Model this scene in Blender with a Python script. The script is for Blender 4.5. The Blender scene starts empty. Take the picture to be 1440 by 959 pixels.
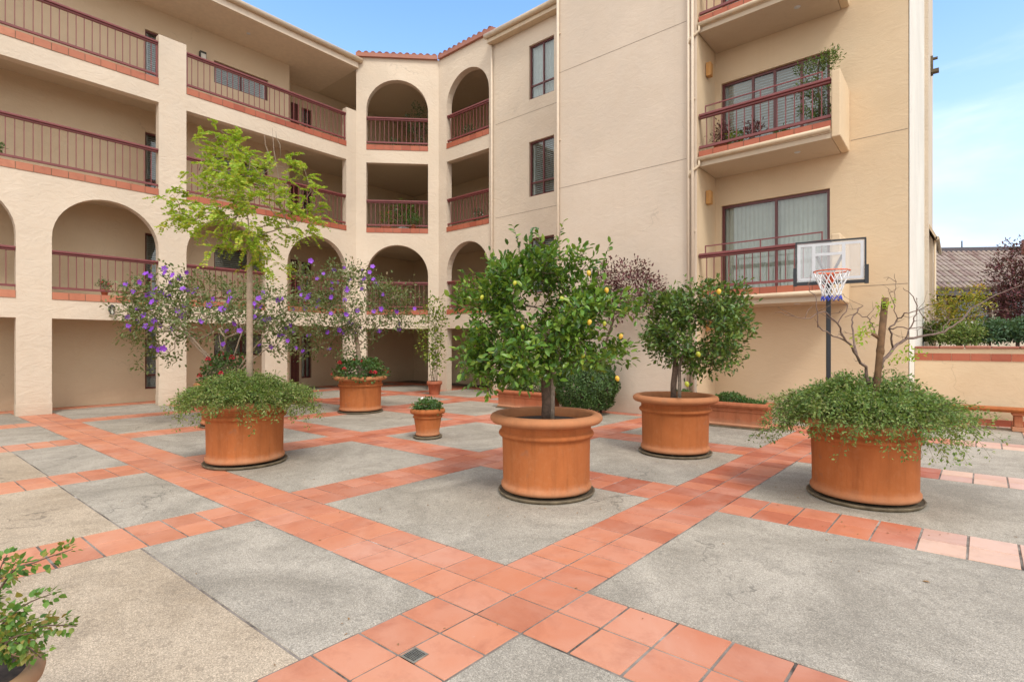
import bpy, math, random
import numpy as np
from mathutils import Vector, Matrix
from mathutils.geometry import tessellate_polygon
S = bpy.context.scene
col = S.collection
PI = math.pi
R = math.radians
random.seed(7)

# ------------------------------------------------------------------ camera frame
F_PX, HOR, TH, EYE = 736.0, 484.2, R(40.32), 1.64
FWD = Vector((-math.sin(TH), math.cos(TH), 0))
RGT = Vector((math.cos(TH), math.sin(TH), 0))
def W(u, v, Z):
    "world point seen at photo pixel (u, v) at depth Z; used to survey positions"
    return Vector((0, 0, EYE)) + FWD * Z + RGT * ((u - 720) / F_PX * Z) + Vector((0, 0, (HOR - v) / F_PX * Z))

# ------------------------------------------------------------------ materials
MATS = {}
class NT:
    def __init__(s, name):
        s.m = bpy.data.materials.new(name); s.m.use_nodes = True
        s.t = s.m.node_tree; s.n = s.t.nodes; s.l = s.t.links
        s.b = s.n['Principled BSDF']; s.out = s.n['Material Output']
        s.tc = s.n.new('ShaderNodeTexCoord')
    def noise(s, scale, detail=4, rough=.55, dist=0, vec=None):
        k = s.n.new('ShaderNodeTexNoise'); k.inputs['Scale'].default_value = scale
        k.inputs['Detail'].default_value = detail; k.inputs['Roughness'].default_value = rough
        k.inputs['Distortion'].default_value = dist
        s.l.new(vec or s.tc.outputs['Object'], k.inputs['Vector']); return k.outputs['Fac']
    def mapping(s, sc, rot=(0, 0, 0)):
        k = s.n.new('ShaderNodeMapping'); k.inputs['Scale'].default_value = sc; k.inputs['Rotation'].default_value = rot
        s.l.new(s.tc.outputs['Object'], k.inputs['Vector']); return k.outputs['Vector']
    def ramp(s, fac, stops):
        k = s.n.new('ShaderNodeValToRGB'); e = k.color_ramp.elements
        while len(e) < len(stops): e.new(.5)
        for q, (p, c) in zip(e, stops):
            q.position = p; q.color = (c[0], c[1], c[2], 1) if hasattr(c, '__len__') else (c, c, c, 1)
        s.l.new(fac, k.inputs['Fac']); return k.outputs['Color']
    def mix(s, fac, a, b, mode='MIX'):
        k = s.n.new('ShaderNodeMix'); k.data_type = 'RGBA'; k.blend_type = mode
        for sock, val in ((k.inputs[0], fac), (k.inputs[6], a), (k.inputs[7], b)):
            if isinstance(val, (int, float)): sock.default_value = val
            elif isinstance(val, tuple): sock.default_value = (*val[:3], 1)
            else: s.l.new(val, sock)
        return k.outputs[2]
    def math(s, op, a, b=0.0):
        k = s.n.new('ShaderNodeMath'); k.operation = op
        for sock, val in ((k.inputs[0], a), (k.inputs[1], b)):
            if isinstance(val, (int, float)): sock.default_value = val
            else: s.l.new(val, sock)
        return k.outputs[0]
    def bump(s, h, strength, dist, prev=None):
        k = s.n.new('ShaderNodeBump'); k.inputs['Strength'].default_value = strength; k.inputs['Distance'].default_value = dist
        s.l.new(h, k.inputs['Height'])
        if prev: s.l.new(prev, k.inputs['Normal'])
        s.l.new(k.outputs['Normal'], s.b.inputs['Normal']); return k.outputs['Normal']
    def color(s, c):
        if isinstance(c, tuple): s.b.inputs['Base Color'].default_value = (*c[:3], 1)
        else: s.l.new(c, s.b.inputs['Base Color'])
    def island(s):
        k = s.n.new('ShaderNodeNewGeometry'); return k.outputs['Random Per Island']

def simple(name, c, rough=.6, metal=0, var=.12, scale=8):
    k = NT(name); n = k.noise(scale, 5)
    lo = tuple(x * (1 - var) for x in c); hi = tuple(min(1, x * (1 + var)) for x in c)
    k.color(k.ramp(n, [(.3, lo), (.7, hi)]))
    k.b.inputs['Roughness'].default_value = rough; k.b.inputs['Metallic'].default_value = metal
    MATS[name] = k.m; return k.m

def stucco(name, c, stain=.12, flow=(1, 1, 2.2), bs=.42):
    k = NT(name)
    big = k.noise(.45, 4, .6, .4); mid = k.noise(2.2, 5, .6, .6)
    lo = tuple(x * (1 - stain) for x in c); hi = tuple(min(1, x * (1 + stain * .5)) for x in c)
    base = k.ramp(big, [(.3, lo), (.7, hi)])
    base = k.mix(k.ramp(mid, [(.35, .0), (.75, .35)]), base, tuple(x * y for x, y in zip(c, (.95, .9, .84))))
    # rain streaks: narrow in plan, long vertically
    st = k.noise(1.0, 4, .6, 0, k.mapping((7, 7, .35)))
    base = k.mix(k.ramp(st, [(.6, .0), (.85, .22)]), base, tuple(x * y for x, y in zip(c, (.78, .72, .65))))
    # tiny pits and specks of dirt
    sp = k.noise(38, 2, .5); base = k.mix(k.ramp(sp, [(.70, .0), (.76, .25)]), base, tuple(x * .55 for x in c))
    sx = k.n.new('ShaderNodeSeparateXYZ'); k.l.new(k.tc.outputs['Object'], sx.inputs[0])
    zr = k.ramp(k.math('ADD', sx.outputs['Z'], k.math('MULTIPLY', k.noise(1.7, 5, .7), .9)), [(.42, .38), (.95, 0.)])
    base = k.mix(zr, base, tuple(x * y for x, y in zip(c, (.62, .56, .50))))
    wv = k.n.new('ShaderNodeTexVoronoi'); wv.feature = 'DISTANCE_TO_EDGE'; wv.inputs['Scale'].default_value = .33
    ad = k.n.new('ShaderNodeVectorMath'); ad.operation = 'ADD'; nn_ = k.n.new('ShaderNodeTexNoise'); nn_.inputs['Scale'].default_value = 1.5; nn_.inputs['Detail'].default_value = 6
    k.l.new(k.tc.outputs['Object'], nn_.inputs['Vector']); k.l.new(k.tc.outputs['Object'], ad.inputs[0]); k.l.new(nn_.outputs['Color'], ad.inputs[1]); k.l.new(ad.outputs[0], wv.inputs['Vector'])
    ck = k.math('MULTIPLY', k.ramp(wv.outputs['Distance'], [(.0, 1.), (.004, 0.)]), k.ramp(k.noise(.8, 3), [(.54, 0.), (.62, .3)]))
    base = k.mix(ck, base, tuple(x * .45 for x in c))
    k.color(base); k.b.inputs['Roughness'].default_value = .9
    k.b.inputs['Specular IOR Level'].default_value = .15
    tro = k.noise(3.2, 7, .62, 1.6, k.mapping(flow))
    n1 = k.bump(tro, bs, .03)
    fine = k.noise(60, 3, .6); k.bump(fine, .35, .004, n1)
    MATS[name] = k.m

def leafmat(name, cols, rough=.42, trans=.3):
    k = NT(name); isl = k.island()
    st = [(i / (len(cols) - 1) if len(cols) > 1 else 0, c) for i, c in enumerate(cols)]
    c = k.ramp(isl, st)
    k.color(c); k.b.inputs['Roughness'].default_value = rough; k.b.inputs['Specular IOR Level'].default_value = .4
    tr = k.n.new('ShaderNodeBsdfTranslucent'); cc = k.mix(.5, c, (.35, .45, .03)); k.l.new(cc, tr.inputs['Color'])
    mx = k.n.new('ShaderNodeMixShader'); mx.inputs[0].default_value = trans
    k.l.new(k.b.outputs[0], mx.inputs[1]); k.l.new(tr.outputs[0], mx.inputs[2]); k.l.new(mx.outputs[0], k.out.inputs['Surface'])
    MATS[name] = k.m

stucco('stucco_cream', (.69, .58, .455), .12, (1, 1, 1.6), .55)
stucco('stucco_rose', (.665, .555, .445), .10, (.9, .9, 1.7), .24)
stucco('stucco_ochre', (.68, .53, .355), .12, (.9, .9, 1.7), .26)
stucco('stucco_lit', (.80, .75, .66), .12, (2.5, 2.5, .8))  # end wall facing the light: its brightness is put into the colour
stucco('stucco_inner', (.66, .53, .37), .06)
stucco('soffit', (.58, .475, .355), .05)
simple('joint_tan', (.30, .235, .18), .9)
simple('trim_cream', (.66, .54, .41), .6, var=.06)
simple('gutter_tan', (.60, .47, .32), .45, var=.08)
simple('rail_red', (.20, .05, .048), .42, var=.12, scale=3)
simple('frame_red', (.12, .028, .026), .4, var=.1)
simple('door_brown', (.14, .045, .028), .45, var=.25, scale=2)
simple('dark_steel', (.022, .024, .028), .45)
simple('white_plastic', (.58, .59, .61), .45, var=.05)
simple('net_white', (.8, .8, .8), .8, var=.05)
simple('net_blue', (.06, .09, .5), .8)
simple('rim_orange', (.72, .13, .04), .4)
simple('soil', (.05, .034, .024), .95, var=.5, scale=40)
simple('bark_brown', (.13, .085, .06), .9, var=.4, scale=25)
simple('bark_grey', (.30, .235, .18), .9, var=.3, scale=20)
simple('green_stem', (.12, .12, .05), .8)
simple('bark_pale', (.34, .255, .18), .85, var=.22, scale=16)
simple('bark_bare', (.17, .115, .09), .9, var=.3, scale=20)
simple('stake_wood', (.15, .08, .036), .85, var=.35, scale=14)
simple('blind_white', (.85, .84, .80), .7, var=.05)
simple('blind_beige', (.82, .79, .70), .75, var=.06)
simple('lamp_wood', (.52, .26, .075), .5, var=.1)
simple('lantern_black', (.03, .028, .026), .5)
simple('lantern_glass', (.6, .58, .5), .25)
simple('saucer_mat', (.15, .115, .07), .8, var=.4, scale=10)
simple('drain_metal', (.36, .33, .26), .5, .6, var=.25, scale=30)
simple('hole_black', (.008, .008, .008), .95)
k = NT('mortar'); b = k.ramp(k.noise(2.3, 6, .7, .6), [(.36, (.05, .04, .032)), (.46, (.17, .14, .115)), (.6, (.29, .25, .21)), (.74, (.55, .52, .48))]); k.color(b); k.b.inputs['Roughness'].default_value = .95; MATS['mortar'] = k.m
simple('dry_leaf_mat', (.30, .17, .07), .8, var=.4, scale=30)
simple('dirt', (.13, .10, .07), .95, var=.4, scale=3)
simple('flower_purple', (.24, .05, .50), .55, var=.3, scale=12)
simple('flower_red', (.55, .025, .045), .55, var=.3, scale=12)
simple('flower_white', (.80, .78, .68), .55, var=.06)
simple('pot_small', (.40, .13, .065), .8, var=.15)
simple('pot_grey', (.5, .5, .48), .7)
simple('fascia_purple', (.10, .085, .095), .6)
simple('wood_fence', (.17, .10, .05), .8, var=.3)
simple('white_paint', (.72, .70, .66), .6, var=.05)

# lemon skin
k = NT('lemon_skin'); k.color(k.ramp(k.noise(9, 3), [(.3, (.62, .33, .03)), (.7, (.74, .50, .06))])); k.b.inputs['Roughness'].default_value = .4
k.bump(k.noise(140, 2), .3, .002); MATS['lemon_skin'] = k.m
k = NT('lemon_green'); k.color(k.ramp(k.noise(9, 3), [(.3, (.30, .36, .03)), (.7, (.55, .50, .05))])); k.b.inputs['Roughness'].default_value = .4
MATS['lemon_green'] = k.m

# terracotta
def terracotta(name, c):
    k = NT(name)
    v = k.mapping((5, 5, .7))
    b = k.ramp(k.noise(1.2, 5, .6, .5), [(.3, tuple(x * .86 for x in c)), (.7, tuple(min(1, x * 1.12) for x in c))])
    b = k.mix(k.ramp(k.noise(1.4, 5, .65, 0, v), [(.5, 0.), (.85, .35)]), b, tuple(x * y for x, y in zip(c, (.62, .52, .5))))
    b = k.mix(k.ramp(k.noise(6, 6, .7, .8), [(.60, 0.), (.82, .22)]), b, (.58, .36, .22))
    b = k.mix(k.ramp(k.noise(3.1, 4, .6, .3), [(.64, 0.), (.72, .5)]), b, (.16, .115, .085))
    b = k.mix(k.ramp(k.noise(1.0, 5, .7, 0, k.mapping((11, 11, .9))), [(.47, 0.), (.70, .55)]), b, tuple(x * .5 for x in c))
    b = k.mix(k.ramp(k.noise(14, 5, .75, .5), [(.52, 0.), (.75, .20)]), b, (.55, .30, .16))
    sx = k.n.new('ShaderNodeSeparateXYZ'); k.l.new(k.tc.outputs['Object'], sx.inputs[0])
    lowz = k.ramp(k.math('ADD', sx.outputs['Z'], k.math('MULTIPLY', k.noise(7, 5, .7), .16)), [(.13, .55), (.26, 0.)])
    b = k.mix(lowz, b, (.60, .36, .22))
    topz = k.ramp(k.math('ADD', sx.outputs['Z'], k.math('MULTIPLY', k.noise(5, 5, .7), .10)), [(.78, 0.), (.86, .40)])
    b = k.mix(topz, b, (.55, .31, .17))
    oi = k.n.new('ShaderNodeObjectInfo'); b = k.mix(k.math('MULTIPLY', oi.outputs['Random'], .35), b, tuple(x * y for x, y in zip(c, (.80, .66, .55))))
    k.color(b); k.b.inputs['Roughness'].default_value = .84; k.b.inputs['Specular IOR Level'].default_value = .25
    n = k.bump(k.noise(18, 5, .6), .25, .008); k.bump(k.noise(120, 2), .25, .002, n)
    MATS[name] = k.m
terracotta('terracotta', (.43, .138, .042))
terracotta('terracotta_tan', (.40, .25, .14))
terracotta('terracotta_red', (.43, .145, .068))

# floor tiles: a different shade for each tile, blotches of pale lime bloom
def tilemat(name, c, pale, bloom):
    k = NT(name); isl = k.island()
    b = k.ramp(isl, [(0, (c[0] * .74, c[1] * .66, c[2] * .64)), (.3, tuple(x * .93 for x in c)), (.75, (min(1, c[0] * 1.08), c[1] * 1.2, c[2] * 1.12)), (1, tuple(a * .8 + p * .2 for a, p in zip(c, pale)))])
    b = k.mix(k.ramp(k.noise(1.3, 6, .62, .5), [(.42, 0.), (.78, bloom)]), b, pale)
    sx = k.n.new('ShaderNodeSeparateXYZ'); k.l.new(k.tc.outputs['Object'], sx.inputs[0])
    wear = k.n.new('ShaderNodeMapRange'); k.l.new(sx.outputs['Y'], wear.inputs[0])
    for q, v_ in zip((1, 2, 3, 4), (1.5, 6.5, .42, .0)): wear.inputs[q].default_value = v_
    b = k.mix(k.math('MULTIPLY', wear.outputs[0], k.math('ADD', k.noise(1.1, 4, .6), .45)), b, (.66, .33, .19))
    b = k.mix(k.ramp(k.noise(3.3, 6, .7, .4), [(.50, 0.), (.72, .42)]), b, tuple(x * .62 for x in c))
    b = k.mix(k.ramp(k.noise(26, 4, .7), [(.66, 0.), (.75, .4)]), b, pale)
    k.color(b); k.b.inputs['Roughness'].default_value = .55; k.b.inputs['Specular IOR Level'].default_value = .35
    n = k.bump(k.noise(9, 4), .2, .006); k.bump(k.noise(90, 3), .25, .002, n)
    MATS[name] = k.m
tilemat('floor_tile', (.52, .15, .08), (.66, .42, .34), .5)
tilemat('floor_tile_glare', (.62, .36, .27), (.72, .54, .47), .6)  # tile colour with the glare of the low sky mixed in
tilemat('band_tile', (.40, .105, .058), (.5, .2, .12), .2)
tilemat('roof_tile_red', (.34, .12, .08), (.45, .25, .2), .4)
tilemat('roof_tile_brown', (.33, .235, .19), (.48, .38, .33), .5)

def concrete(name, c, c2):
    k = NT(name)
    b = k.ramp(k.noise(.75, 6, .68, .9), [(.36, c2), (.60, c)])
    b = k.mix(k.ramp(k.noise(2.7, 6, .7, .5), [(.48, 0.), (.72, .62)]), b, tuple(x * .62 for x in c))
    b = k.mix(k.ramp(k.noise(3.7, 5, .7, 1.0), [(.6, 0.), (.85, .35)]), b, tuple(min(1, x * 1.3) for x in c))
    vo = k.n.new('ShaderNodeTexVoronoi'); vo.inputs['Scale'].default_value = 190
    k.l.new(k.tc.outputs['Object'], vo.inputs['Vector'])
    sp = k.n.new('ShaderNodeSeparateColor'); k.l.new(vo.outputs['Color'], sp.inputs[0])
    peb = k.ramp(sp.outputs[0], [(0, .42), (.22, .78), (.7, 1.08), (1, 1.7)])
    b = k.mix(.65, b, k.mix(1.0, b, peb, 'MULTIPLY'))
    vo2 = k.n.new('ShaderNodeTexVoronoi'); vo2.inputs['Scale'].default_value = 33
    k.l.new(k.tc.outputs['Object'], vo2.inputs['Vector'])
    sp2 = k.n.new('ShaderNodeSeparateColor'); k.l.new(vo2.outputs['Color'], sp2.inputs[0])
    b = k.mix(k.ramp(sp2.outputs[1], [(.93, 0.), (.97, .35)]), b, tuple(x * .45 for x in c))
    wv = k.n.new('ShaderNodeTexVoronoi'); wv.feature = 'DISTANCE_TO_EDGE'; wv.inputs['Scale'].default_value = .27
    ad = k.n.new('ShaderNodeVectorMath'); ad.operation = 'ADD'; nn_ = k.n.new('ShaderNodeTexNoise'); nn_.inputs['Scale'].default_value = 2.2; nn_.inputs['Detail'].default_value = 7
    k.l.new(k.tc.outputs['Object'], nn_.inputs['Vector']); k.l.new(k.tc.outputs['Object'], ad.inputs[0]); k.l.new(nn_.outputs['Color'], ad.inputs[1]); k.l.new(ad.outputs[0], wv.inputs['Vector'])
    ck = k.math('MULTIPLY', k.ramp(wv.outputs['Distance'], [(.0, 1.), (.0035, 0.)]), k.ramp(k.noise(.7, 3), [(.50, 0.), (.56, .75)]))
    b = k.mix(ck, b, tuple(x * .3 for x in c))
    k.color(b); k.b.inputs['Roughness'].default_value = .88; k.b.inputs['Specular IOR Level'].default_value = .2
    n = k.bump(vo.outputs['Distance'], .35, .004); k.bump(k.noise(5, 5), .15, .01, n)
    MATS[name] = k.m
concrete('concrete_grey', (.425, .375, .305), (.285, .25, .20))
concrete('concrete_beige', (.48, .385, .28), (.36, .28, .195))

# window glass: mirror-like at grazing angles, see-through otherwise
k = NT('glass'); g = k.n.new('ShaderNodeBsdfGlossy'); g.inputs['Roughness'].default_value = .03
tr = k.n.new('ShaderNodeBsdfTransparent'); tr.inputs['Color'].default_value = (.78, .82, .82, 1)
fr = k.n.new('ShaderNodeLayerWeight'); fr.inputs['Blend'].default_value = .5
mx = k.n.new('ShaderNodeMixShader'); k.l.new(k.math('ADD', k.math('MULTIPLY', k.math('POWER', fr.outputs['Facing'], 3.0), .55), .07), mx.inputs[0])
k.l.new(tr.outputs[0], mx.inputs[1]); k.l.new(g.outputs[0], mx.inputs[2]); k.l.new(mx.outputs[0], k.out.inputs['Surface']); MATS['glass'] = k.m
k = NT('acrylic'); g = k.n.new('ShaderNodeBsdfGlossy'); g.inputs['Roughness'].default_value = .08
tr = k.n.new('ShaderNodeBsdfTransparent'); tr.inputs['Color'].default_value = (.93, .94, .95, 1)
df = k.n.new('ShaderNodeBsdfDiffuse'); df.inputs['Color'].default_value = (.8, .8, .8, 1)
mx = k.n.new('ShaderNodeMixShader'); mx.inputs[0].default_value = .10; mx2 = k.n.new('ShaderNodeMixShader'); mx2.inputs[0].default_value = .16
k.l.new(tr.outputs[0], mx.inputs[1]); k.l.new(g.outputs[0], mx.inputs[2]); k.l.new(mx.outputs[0], mx2.inputs[1]); k.l.new(df.outputs[0], mx2.inputs[2])
k.l.new(mx2.outputs[0], k.out.inputs['Surface']); MATS['acrylic'] = k.m

leafmat('lemon_leaf', [(.03, .075, .014), (.055, .14, .02), (.09, .20, .025), (.15, .28, .035), (.27, .36, .05)], .32, .28)
leafmat('lemon_leaf_dark', [(.03, .06, .016), (.05, .105, .022), (.08, .16, .028), (.12, .21, .04), (.2, .26, .05)], .36, .24)
leafmat('fern_leaf', [(.22, .36, .03), (.31, .48, .04), (.42, .58, .06), (.55, .60, .07), (.50, .38, .06)], .5, .45)
leafmat('cover_leaf', [(.07, .13, .028), (.125, .205, .042), (.19, .27, .065), (.27, .33, .09), (.31, .28, .11)], .5, .28)
leafmat('cover_leaf_fresh', [(.06, .125, .028), (.11, .20, .045), (.18, .275, .07), (.26, .35, .095), (.31, .30, .11)], .5, .3)
leafmat('sage_leaf', [(.06, .095, .03), (.10, .145, .045), (.15, .195, .065), (.20, .23, .10), (.22, .16, .08)], .6, .25)
leafmat('geranium_leaf', [(.03, .08, .022), (.05, .12, .03), (.08, .17, .045), (.11, .20, .05)], .6, .25)
leafmat('box_leaf', [(.02, .05, .012), (.04, .09, .02), (.065, .13, .03), (.10, .17, .04)], .5, .15)
leafmat('plum_leaf', [(.06, .012, .02), (.10, .022, .035), (.15, .035, .05), (.18, .07, .06)], .55, .08)
leafmat('yellow_leaf', [(.16, .19, .03), (.28, .28, .03), (.42, .34, .04), (.46, .24, .03)], .5, .3)
leafmat('blue_leaf', [(.03, .08, .035), (.055, .12, .055), (.09, .17, .08), (.14, .22, .12)], .5, .15)
leafmat('front_leaf', [(.05, .13, .02), (.08, .20, .03), (.13, .27, .05), (.20, .30, .05), (.33, .20, .05)], .38, .3)
leafmat('vine_leaf', [(.06, .12, .015), (.12, .2, .02), (.2, .28, .03), (.30, .33, .04)], .45, .3)

# ------------------------------------------------------------------ mesh helpers
class MB:
    def __init__(s): s.v = []; s.f = []; s.mi = []; s.sm = []
    def add(s, vs, fs, mi=0, smooth=False):
        o = len(s.v); s.v.extend([tuple(p) for p in vs]); s.f.extend([tuple(o + i for i in f) for f in fs])
        s.mi.extend([mi] * len(fs)); s.sm.extend([smooth] * len(fs))
    def box(s, x0, x1, y0, y1, z0, z1, mi=0):
        vs = [(x, y, z) for z in (z0, z1) for y in (y0, y1) for x in (x0, x1)]
        s.add(vs, [(0, 2, 3, 1), (4, 5, 7, 6), (0, 1, 5, 4), (2, 6, 7, 3), (0, 4, 6, 2), (1, 3, 7, 5)], mi)
    def obox(s, fr, s0, s1, d0, d1, z0, z1, mi=0, bev=0):
        "box in a facade frame: s along, d inward, z up"
        vs = [fr.p(a, b, z) for z in (z0, z1) for b in (d0, d1) for a in (s0, s1)]
        s.add(vs, [(0, 2, 3, 1), (4, 5, 7, 6), (0, 1, 5, 4), (2, 6, 7, 3), (0, 4, 6, 2), (1, 3, 7, 5)], mi)
    def bar(s, a, b, w, h=None, mi=0):
        a = Vector(a); b = Vector(b); h = h or w; d = (b - a).normalized()
        x = d.cross(Vector((0, 0, 1))); x = x.normalized() if x.length > 1e-4 else Vector((1, 0, 0)); y = x.cross(d)
        vs = [p + x * (i * w / 2) + y * (j * h / 2) for p in (a, b) for i, j in ((-1, -1), (1, -1), (1, 1), (-1, 1))]
        s.add(vs, [(3, 2, 1, 0), (4, 5, 6, 7), (0, 1, 5, 4), (1, 2, 6, 5), (2, 3, 7, 6), (3, 0, 4, 7)], mi)
    def tube(s, pts, rs, n=6, mi=0, smooth=True, cap=True):
        pts = [Vector(p) for p in pts]; o = len(s.v)
        if not hasattr(rs, '__len__'): rs = [rs] * len(pts)
        ref = None
        for i, p in enumerate(pts):
            d = (pts[min(i + 1, len(pts) - 1)] - pts[max(i - 1, 0)]).normalized()
            if ref is None: ref = d.orthogonal().normalized()
            x = (ref - d * ref.dot(d)); x = x.normalized() if x.length > 1e-5 else d.orthogonal().normalized(); ref = x; y = d.cross(x)
            for j in range(n):
                t = 2 * PI * j / n; s.v.append(tuple(p + (x * math.cos(t) + y * math.sin(t)) * rs[i]))
        for i in range(len(pts) - 1):
            for j in range(n):
                a = o + i * n + j; b = o + i * n + (j + 1) % n
                s.f.append((a, b, b + n, a + n)); s.mi.append(mi); s.sm.append(smooth)
        if cap:
            s.f.append(tuple(o + j for j in reversed(range(n)))); s.mi.append(mi); s.sm.append(False)
            e = o + (len(pts) - 1) * n; s.f.append(tuple(e + j for j in range(n))); s.mi.append(mi); s.sm.append(False)
    def lathe(s, prof, n=48, c=(0, 0, 0), mi=0, smooth=True, wob=0):
        o = len(s.v)
        for r, z in prof:
            for j in range(n):
                t = 2 * PI * j / n; rr = r * (1 + wob * math.sin(3 * t + z * 5))
                s.v.append((c[0] + rr * math.cos(t), c[1] + rr * math.sin(t), c[2] + z))
        for i in range(len(prof) - 1):
            for j in range(n):
                a = o + i * n + j; b = o + i * n + (j + 1) % n
                s.f.append((a, b, b + n, a + n)); s.mi.append(mi); s.sm.append(smooth)
    def disc(s, r, z, n=48, c=(0, 0, 0), mi=0, rough=0):
        o = len(s.v); s.v.append((c[0], c[1], c[2] + z + rough * 2))
        for j in range(n):
            t = 2 * PI * j / n; s.v.append((c[0] + r * math.cos(t), c[1] + r * math.sin(t), c[2] + z))
        for j in range(n): s.f.append((o, o + 1 + j, o + 1 + (j + 1) % n)); s.mi.append(mi); s.sm.append(True)
    def ball(s, c, rx, ry=None, rz=None, n=10, mi=0):
        ry = ry or rx; rz = rz or rx; o = len(s.v); m = n // 2 + 1
        for i in range(m + 1):
            ph = PI * i / m
            for j in range(n):
                t = 2 * PI * j / n
                s.v.append((c[0] + rx * math.sin(ph) * math.cos(t), c[1] + ry * math.sin(ph) * math.sin(t), c[2] + rz * math.cos(ph)))
        for i in range(m):
            for j in range(n):
                a = o + i * n + j; b = o + i * n + (j + 1) % n
                s.f.append((a, a + n, b + n, b)); s.mi.append(mi); s.sm.append(True)
    def build(s, name, mats, parent=None, loc=(0, 0, 0), bevel=0):
        me = bpy.data.meshes.new(name); me.from_pydata(s.v, [], s.f)
        if isinstance(mats, str): mats = [mats]
        for m in mats: me.materials.append(MATS[m])
        me.polygons.foreach_set('material_index', s.mi); me.polygons.foreach_set('use_smooth', s.sm); me.update()
        ob = bpy.data.objects.new(name, me); ob.location = loc; col.objects.link(ob)
        if parent: ob.parent = parent
        if bevel:
            b = ob.modifiers.new('bevel', 'BEVEL'); b.width = bevel; b.segments = 2; b.limit_method = 'ANGLE'
        return ob

def tag(o, label=None, cat=None, group=None, kind=None):
    if label: o['label'] = label
    if cat: o['category'] = cat
    if group: o['group'] = group
    if kind: o['kind'] = kind
    return o
def empty(name, loc, label, cat, group=None, rz=0):
    o = bpy.data.objects.new(name, None); o.location = loc; o.rotation_euler.z = rz; o.empty_display_size = .2
    col.objects.link(o); return tag(o, label, cat, group)
def copy_tree(o, parent=None):
    c = o.copy(); col.objects.link(c); c.parent = parent
    for ch in [x for x in bpy.data.objects if x.parent == o]: copy_tree(ch, c)
    return c

class Frame:
    "facade frame: origin, direction along; depth runs into the building"
    def __init__(s, x, y, dx, dy):
        l = math.hypot(dx, dy); s.o = Vector((x, y)); s.d = Vector((dx / l, dy / l)); s.n = Vector((-s.d.y, s.d.x))
    def p(s, a, dep, z):
        q = s.o + s.d * a + s.n * dep; return (q.x, q.y, z)

def panel(fr, outline, holes, th, mb=None, mi=0, d0=0.0):
    mb = mb or MB()
    loops = [outline] + holes
    tris = tessellate_polygon([[Vector((a, b, 0)) for a, b in lp] for lp in loops])
    flat = [p for lp in loops for p in lp]
    def sgn(t):
        (ax, ay), (bx, by), (cx, cy) = [flat[i] for i in t]; return (bx - ax) * (cy - ay) - (by - ay) * (cx - ax)
    tris = [t if sgn(t) > 0 else tuple(reversed(t)) for t in tris if abs(sgn(t)) > 1e-9]
    n = len(flat)
    vs = [fr.p(a, d0, z) for a, z in flat] + [fr.p(a, d0 + th, z) for a, z in flat]
    fs = [tuple(t) for t in tris] + [tuple(n + i for i in reversed(t)) for t in tris]
    o = 0
    for lp in loops:
        m = len(lp)
        for i in range(m):
            a = o + i; b = o + (i + 1) % m; fs.append((a, a + n, b + n, b))
        o += m
    mb.add(vs, fs, mi); return mb
def rect(s0, s1, z0, z1): return [(s0, z0), (s1, z0), (s1, z1), (s0, z1)]
def arch(s0, s1, z0, zs, n=20):
    r = (s1 - s0) / 2; c = (s0 + s1) / 2
    return [(s0, z0), (s1, z0)] + [(c + r * math.cos(PI * i / n), zs + r * math.sin(PI * i / n)) for i in range(n + 1)]

# ------------------------------------------------------------------ building
BLD = empty('apartment_building', (-12, 12, 0), 'cream stucco apartment building with arched walkways, red railings and balconies around the courtyard', 'apartment building')
BLD_OFF = Vector((12, -12, 0))
def bp(mb, name, mats, parent=None, bevel=0):
    "link as a part (or sub-part) of the building; mesh coordinates are world coordinates"
    ob = mb.build(name, mats, parent or BLD, bevel=bevel)
    ob.matrix_parent_inverse = Matrix.Translation(-Vector(BLD.location)) if parent is None else Matrix.Identity(4)
    return ob

LW = Frame(-16.265, 0, 0, 1)
c45 = math.sqrt(.5)
CH = Frame(-16.265, 10.606, 1, 1); CHL = 2.909
RW = Frame(0, 12.664, 1, 0)
BW = Frame(0, 11.33, 1, 0)
RC = Frame(0, 12.47, 1, 0)
TH_W = .24
LEV = [(2.70, 2.87), (5.62, 5.79), (8.57, 8.75)]          # tile band bottom/top of the three upper floors
LIN0, LINB = 2.25, 8.11
# left wing facade
holes = []
bays = [(-3.25, -1.08), (-.42, 1.77), (2.39, 4.56), (5.22, 7.39), (8.09, 10.21)]
for a, b in bays:
    holes.append(rect(a, b, -.001 + .03, LIN0)); holes.append(arch(a, b, LEV[0][0], 5.255 - (b - a) / 2))
for a, b in ((-3.6, -1.08), (-.42, 4.56), (5.22, 10.21)): holes.append(rect(a, b, LEV[1][0], LINB))
out = [(-4, -.02), (10.606, -.02), (10.606, 9.93), (10.21, 9.93), (10.21, 8.57), (5.22, 8.57), (5.22, 9.93), (4.56, 9.93), (4.56, 8.57), (-.42, 8.57), (-.42, 9.93), (-1.08, 9.93), (-1.08, 8.57), (-4, 8.57)]
# ground-floor openings are open to the ground: cut them as notches of the outline
gnd = []
for a, b in bays: gnd += [(a, -.02), (a, LIN0), (b, LIN0), (b, -.02)]
out = [(-4, -.02)] + gnd + out[1:]
holes = [h for h in holes if not (len(h) == 4 and h[0][1] < 1)]
mbw = panel(LW, out, holes, TH_W)
bp(mbw, 'wall', 'stucco_cream')
# column plinth lines
for a, b in ((1.77, 2.39), (4.56, 5.22), (7.39, 8.09)):
    mb = MB(); mb.obox(LW, a - .008, b + .008, -.008, TH_W + .008, 0, .27); bp(mb, 'column_base', 'stucco_cream', bevel=.004)
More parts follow.
